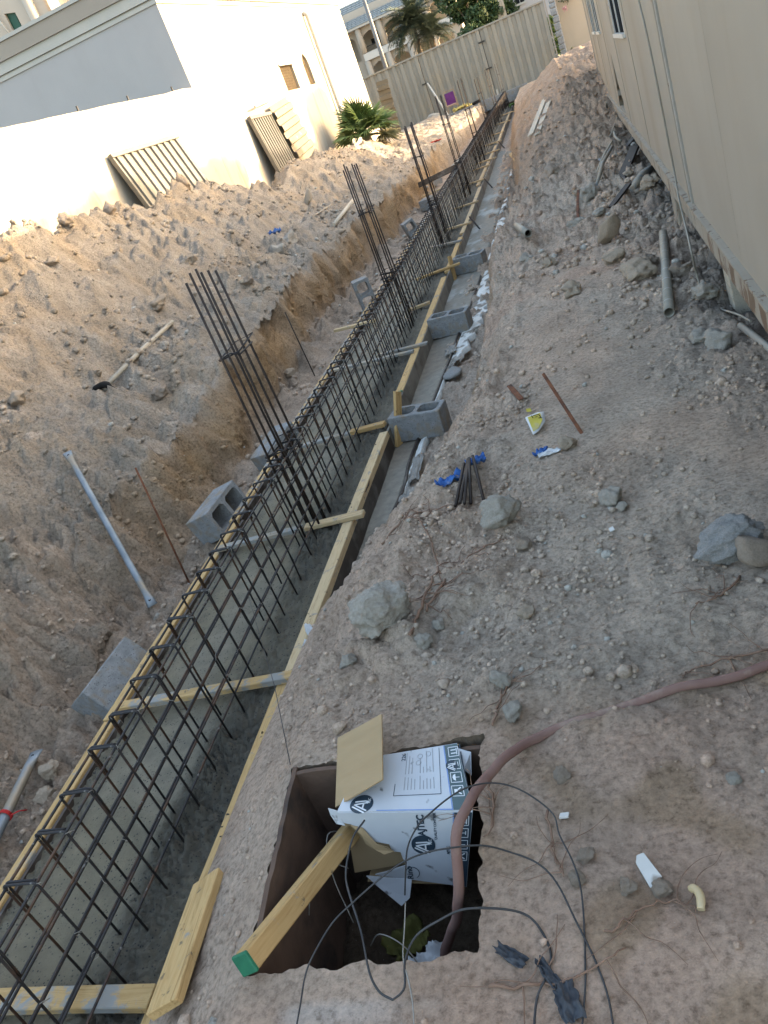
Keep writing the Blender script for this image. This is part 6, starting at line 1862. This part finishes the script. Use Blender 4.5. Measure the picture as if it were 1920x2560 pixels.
for w, r, lab in ((w1, .0021, 'black wire arching highest over the carton and down the right side'), (w2, .0021, 'black wire sweeping in a wide arc from lower left over the carton'), (w3, .0026, 'thicker black cable looping out of the torn carton to the bottom edge'), (w4, .0017, 'thin wire hanging straight down in front of the pit'),
                  ([(-1.06, 1.22, .42), (-1.04, 1.28, .50), (-1.02, 1.33, .48), (-.99, 1.36, .40)], .0015, 'short pale wire bending over the left part of the pit'),
                  ([(-.93, 1.20, .30), (-.88, 1.19, .36), (-.82, 1.16, .35), (-.78, 1.13, .30)], .0017, 'pale cut wire curving above the yellow green rag'),
                  ([(-1.04, 1.52, .36), (-1.07, 1.46, .42), (-1.06, 1.38, .36), (-1.02, 1.30, .26)], .0018, 'pale wire hanging left of the carton')):
    w = [Vector(p) + Vector((rg.uniform(-1, 1), rg.uniform(-1, 1), rg.uniform(-.6, 1))) * .0032 for p in w]
    mb = MB(); mb.tube(catmull(w, 5), r, 6); tag(mb.build('wire', wirem if r > .0018 else M['tie_wire']), lab, 'wire', 'wires around the pit')
mb = MB(); mb.tube([(-1.178, 1.625, .552), (-1.40, 2.08, .50), (-1.74, 2.70, .40), (-1.90, 3.0, .37)], .0014, 5); tag(mb.build('string_line', wirem), 'thin dark string running from the pit corner to the cage', 'string')
# dark cloth strip and dark hole edge at the bottom
cl = simple('dark_cloth', (.03, .033, .04), (.06, .065, .075), 14, .8, 0, .5, 40)
for k, (x, y, sx, sy, rz) in enumerate(((-.475, .985, .10, .035, -.55), (-.40, .945, .09, .03, -.9), (-.36, .885, .06, .10, .35))):
    crumple('dark_rag', G(x, y, .008), sx, sy, .014, cl, ('frayed upper end of the dark rag near the bottom edge', 'twisted middle of the dark rag near the bottom edge', 'flat lower piece of dark rag at the bottom edge')[k], 'rag', 31 + k, rz)

# ------------------------------------------------------------------ plants
leaf_fan = simple('fan_palm_leaf', (.075, .125, .034), (.135, .19, .06), 6, .5, 0, .1, spec=.4)
leaf_fan_dry = simple('dry_fan_palm_leaf', (.10, .10, .045), (.16, .145, .07), 6, .6, 0, .1)
leaf_date = simple('date_palm_leaf', (.050, .068, .045), (.085, .105, .07), 3, .55, 0, .05)
leaf_tree = simple('dark_tree_leaf', (.020, .045, .018), (.045, .075, .028), 1.2, .5, 0, 0)
leaf_hedge = simple('hedge_leaf', (.05, .10, .02), (.10, .16, .04), 3, .5, 0, 0)
bark = simple('bark', (.11, .085, .06), (.19, .15, .11), 8, .95, 0, .8, 30, .02)

def fan_leaf(seed, mat):
    rg = random.Random(seed); mb = MB(); n = 26; R0 = .52
    Ls = .45
    mb.tube(catmull([(0, 0, 0), (0, Ls * .5, .05), (0, Ls, .04)], 3), .008, 5)
    for i in range(n):
        a = -1.9 + 3.8 * i / (n - 1)
        da = 3.8 / (n - 1) / 2
        L = R0 * (1 - .12 * abs(a) / 1.9) * rg.uniform(.92, 1.06)
        d = Vector((math.sin(a), math.cos(a), 0)); d1 = Vector((math.sin(a - da), math.cos(a - da), 0)); d2 = Vector((math.sin(a + da), math.cos(a + da), 0))
        b = Vector((0, Ls, .04)); k = L * .55
        droop = -.10 * rg.uniform(.3, 1.4)
        mb.add([b, b + d1 * k + Vector((0, 0, -.010)), b + d * k + Vector((0, 0, .018)), b + d2 * k + Vector((0, 0, -.010)), b + d * L + Vector((0, 0, droop))], [(0, 1, 2), (0, 2, 3), (1, 4, 2), (2, 4, 3)])
    o = mb.build('frond', mat); me = o.data; bpy.data.objects.remove(o); return me
fp = empty('fan_palm', (-4.58, 22.3, 1.5)); tag(fp, 'bushy green fan palm growing against the white house', 'fan palm')
mb = MB(); mb.tube([(0, 0, -.5), (0, 0, .25)], [.16, .12], 9); mb.build('trunk', bark, fp)
fms = [fan_leaf(k, leaf_fan) for k in range(3)] + [fan_leaf(9, leaf_fan_dry)]
rg = random.Random(4)
for k in range(34):
    o = bpy.data.objects.new('frond', fms[3] if (k % 8 == 7) else fms[k % 3]); COL.objects.link(o); o.parent = fp
    el = rg.uniform(.1, 1.5) if k % 8 != 7 else rg.uniform(-.4, .1)
    o.location = (0, 0, .15)
    o.rotation_euler = Euler((el, rg.uniform(-.4, .4), k * 2.399 + rg.uniform(-.2, .2)), 'XYZ')
    s = rg.uniform(.88, 1.22); o.scale = (s, s, s)

def date_frond(seed):
    rg = random.Random(seed); mb = MB()
    L = 2.3
    sp = [Vector((0, L * t * (1 - .18 * t), L * (.34 * t - .62 * t * t))) for t in [i / 10 for i in range(11)]]
    mb.tube(sp, [.022 * (1 - .8 * i / 10) for i in range(11)], 4)
    for i in range(42):
        t = .12 + .86 * i / 42
        p = Vector((0, L * t * (1 - .18 * t), L * (.34 * t - .62 * t * t)))
        ln = .42 * math.sin(PI * min(1, .15 + t * .85)) + .10
        for s in (-1, 1):
            dirv = Vector((s * .85, .55, rg.uniform(-.15, .35))).normalized()
            q = p + dirv * ln + Vector((0, 0, -.10 * ln))
            w = Vector((0, .030, .0))
            mb.add([p - w, p + w, q], [(0, 1, 2)])
    o = mb.build('frond', leaf_date); me = o.data; bpy.data.objects.remove(o); return me
dfm = [date_frond(k) for k in range(4)]
def date_palm(x, y, z0, zc_, s, n, label, seed):
    root = empty('date_palm', (x, y, z0)); tag(root, label, 'date palm', 'date palms beyond the fence')
    mb = MB(); hgt = zc_ - z0; m_ = 14
    mb.tube([(0, 0, hgt * i / m_) for i in range(m_ + 1)], [.20 + (.03 if i % 2 else -.01) for i in range(m_ + 1)], 9); mb.build('trunk', bark, root)
    rg = random.Random(seed)
    for k in range(n):
        o = bpy.data.objects.new('frond', dfm[k % 4]); COL.objects.link(o); o.parent = root
        o.location = (0, 0, hgt)
        o.rotation_euler = Euler((rg.uniform(-.55, 1.15), rg.uniform(-.3, .3), k * 2.399), 'XYZ')
        q = s * rg.uniform(.8, 1.1); o.scale = (q, q, q)
date_palm(-8.3, 70, .9, 6.7, 1.25, 80, 'taller date palm rising left behind the fence', 1)
date_palm(-7.2, 70, .9, 5.6, 1.0, 60, 'lower date palm with drooping fronds right of the taller one', 2)

def leaf_cloud(n, blobs, size, seed, mat, name, parent):
    rg = np.random.default_rng(seed); mb_v, mb_f = [], []
    for (c, r, w) in blobs:
        k = int(n * w)
        d = rg.normal(size=(k, 3)); d /= np.linalg.norm(d, axis=1)[:, None]
        rad = r * (rg.random(k) ** .45)
        P = np.array(c) + d * rad[:, None] * np.array([1, 1, .9])
        a = rg.normal(size=(k, 3)); a /= np.linalg.norm(a, axis=1)[:, None]
        b = np.cross(a, rg.normal(size=(k, 3))); b /= np.linalg.norm(b, axis=1)[:, None]
        s = size * (.6 + .8 * rg.random(k))[:, None]
        base = len(mb_v) and sum(len(x) for x in mb_v)
        V = np.stack([P - a * s, P + b * s * .45, P + a * s, P - b * s * .45], 1).reshape(-1, 3)
        F = (np.arange(k) * 4)[:, None] + np.arange(4)[None] + (base or 0)
        mb_v.append(V); mb_f.append(F)
    V = np.concatenate(mb_v); F = np.concatenate(mb_f)
    me = bpy.data.meshes.new(name); me.from_pydata(V.tolist(), [], F.tolist()); me.materials.append(mat)
    o = bpy.data.objects.new(name, me); COL.objects.link(o); o.parent = parent; return o
def bushy(loc, h, R, n, size, label, seed, group=None, cat='tree', mat=None):
    root = empty('leafy_tree', loc); tag(root, label, cat, group)
    mb = MB(); mb.tube(catmull([(0, 0, -.2), (.1, 0, h * .3), (.0, .1, h * .55)], 4), [.2 * R / 1.8] * 5 + [.15 * R / 1.8] * 4, 8)
    rg = random.Random(seed)
    blobs = []
    for k in range(16):
        a = rg.uniform(0, 2 * PI); rr = R * rg.uniform(.15, .75); z = h * .62 + R * rg.uniform(-.6, .85)
        c = (rr * math.cos(a), rr * math.sin(a), z); r = R * rg.uniform(.25, .45)
        blobs.append((c, r, 1 / 16))
        mb.tube([(0, .05, h * .45), (c[0] * .5, c[1] * .5, (h * .5 + c[2]) / 2), c], [.06, .035, .012], 5)
    mb.build('trunk', bark, root)
    leaf_cloud(n, blobs, size, seed, mat or leaf_tree, 'crown', root)
    return root
bushy((-3.3, 58, .9), 6.8, 2.1, 14000, .13, 'dense dark green tree behind the middle of the fence', 5)
bushy((-1.75, 60, .9), 5.8, 1.4, 7000, .12, 'smaller dark tree between the dense tree and the white house', 6)
for k, (y, h, R, n) in enumerate(((14.2, 5.4, 1.2, 2600), (16.9, 5.9, 1.3, 2200), (20.8, 5.4, 1.2, 3200), (23.4, 5.2, 1.0, 2200), (27.6, 5.4, 1.6, 9000))):
    bushy((8.4, y, .5), h, R, n, .13, 'loose yard tree number %s counted from the near end of the lane' % ('one', 'two', 'three', 'four', 'five')[k], 17 + k, 'yard trees behind the cabins')
hd = empty('hedge', (.72, 36, .9)); tag(hd, 'bright green hedge glimpsed between fence end and rough pillar', 'hedge')
leaf_cloud(1500, [((.02, 0, .4 + .35 * k), .22, .2) for k in range(5)], .05, 8, leaf_hedge, 'foliage', hd)
# bougainvillea on the garden wall
bg = empty('bougainvillea', (1.62, 35.0, 3.4)); tag(bg, 'pink flowering creeper hanging over the beige garden wall', 'creeper')
rg = random.Random(6); mb = MB()
for k in range(9):
    p = Vector((rg.uniform(-.1, .3), 0, rg.uniform(.0, .6))); q = p + Vector((rg.uniform(-.4, -.05), -.1, rg.uniform(-.75, -.2)))
    mb.tube(catmull([p, (p + q) / 2 + Vector((0, -.06, .12)), q], 4), .009, 4)
mb.build('stems', bark, bg)
leaf_cloud(260, [((-.25, -.05, -.15), .28, .5), ((.1, 0, .2), .3, .5)], .045, 12, leaf_tree, 'leaves', bg)
leaf_cloud(160, [((-.36, -.08, -.55), .10, .2), ((-.05, -.08, .05), .26, .6), ((.1, -.05, -.2), .15, .2)], .045, 13, simple('pink_bracts', (.50, .22, .24), (.62, .34, .34), 5, .6, 0, 0), 'flowers', bg)
wd = empty('weeds', (1.15, 33.0, 1.2)); tag(wd, 'grey green weeds at the foot of the garden wall', 'weeds')
leaf_cloud(420, [((0, 0, .15), .28, .6), ((.5, .2, .1), .25, .4)], .05, 14, simple('grey_weed', (.08, .085, .06), (.13, .13, .09), 5, .8, 0, 0), 'leaves', wd)

# chair and things on the pavement before the fence
ch = empty('chair', (-3.35, 32.95, 1.0), R_(8)); ch.scale = (.72, .72, .84); tag(ch, 'old armchair with purple back standing before the fence', 'chair')
purple = simple('purple_fabric', (.085, .018, .105), (.125, .03, .15), 10, .8)
wood = simple('chair_wood', (.24, .17, .11), (.34, .25, .17), 8, .6)
seatm = simple('worn_seat', (.30, .20, .15), (.40, .28, .2), 8, .8)
mb = MB(); mb.box((-.24, .16, .44), (.24, .22, .95)); o = mb.build('backrest', purple, ch, bevel=.02); o.rotation_euler = (-.12, 0, 0)
mb = MB(); mb.box((-.25, -.24, .38), (.25, .20, .45)); mb.build('seat', seatm, ch, bevel=.02)
for sx in (-1, 1):
    for yy, hh in ((-.24, .62), (.22, 1.0)):
        mb = MB(); mb.beam((sx * .28, yy, 0), (sx * .28, yy + (.05 if hh > .9 else 0), hh), .035, .035, (0, 1, 0)); mb.build('leg', wood, ch)
    mb = MB(); mb.beam((sx * .28, -.28, .63), (sx * .28, .24, .65), .05, .03); mb.build('armrest', wood, ch)
mb = MB(); mb.beam((-.29, .28, .99), (.29, .28, .99), .04, .035); mb.build('top_rail', wood, ch)
crumple('yellow_bag', Vector((-3.0, 32.75, 1.12)), .9, .35, .16, simple('yellow_bag', (.46, .34, .08), (.58, .44, .14), 9, .6), 'yellow plastic bag lying beside the chair', 'bag', 41, .1)
mb = MB(); mb.tube([(-2.6, 32.4, 1.13), (-2.3, 32.35, 1.16)], .05, 8); tag(mb.build('pipe_stub', M['black']), 'short black pipe lying on the head wall right of the chair', 'pipe')
mb = MB(); mb.beam((-4.15, 31.2, .95), (-3.85, 31.1, .78), .14, .10); tag(mb.build('white_offcut', M['cornice'], bevel=.01), 'white offcut lying by the broken boulder at the fence', 'offcut')
mb = MB(); mb.box((-1.76, 33.6, .95), (-1.70, 33.7, 1.25)); tag(mb.build('white_stub', M['cornice']), 'short white stub at the foot of the fence joint', 'stub')
mb = MB(); mb.box((-4.6, 32.76, .98), (.4, 33.92, 1.04)); o = mb.build('pavement', simple('sand_pavement', (.40, .31, .21), (.48, .38, .27), 3, .95, 0, .5, 20)); o['kind'] = 'structure'
o = crumple('green_leafy_scrap', W(-1.5, 40.5, .25), .5, .3, .12, leaf_hedge, 'green plant scrap at the far right corner of the trench', 'plant', 45, .3)
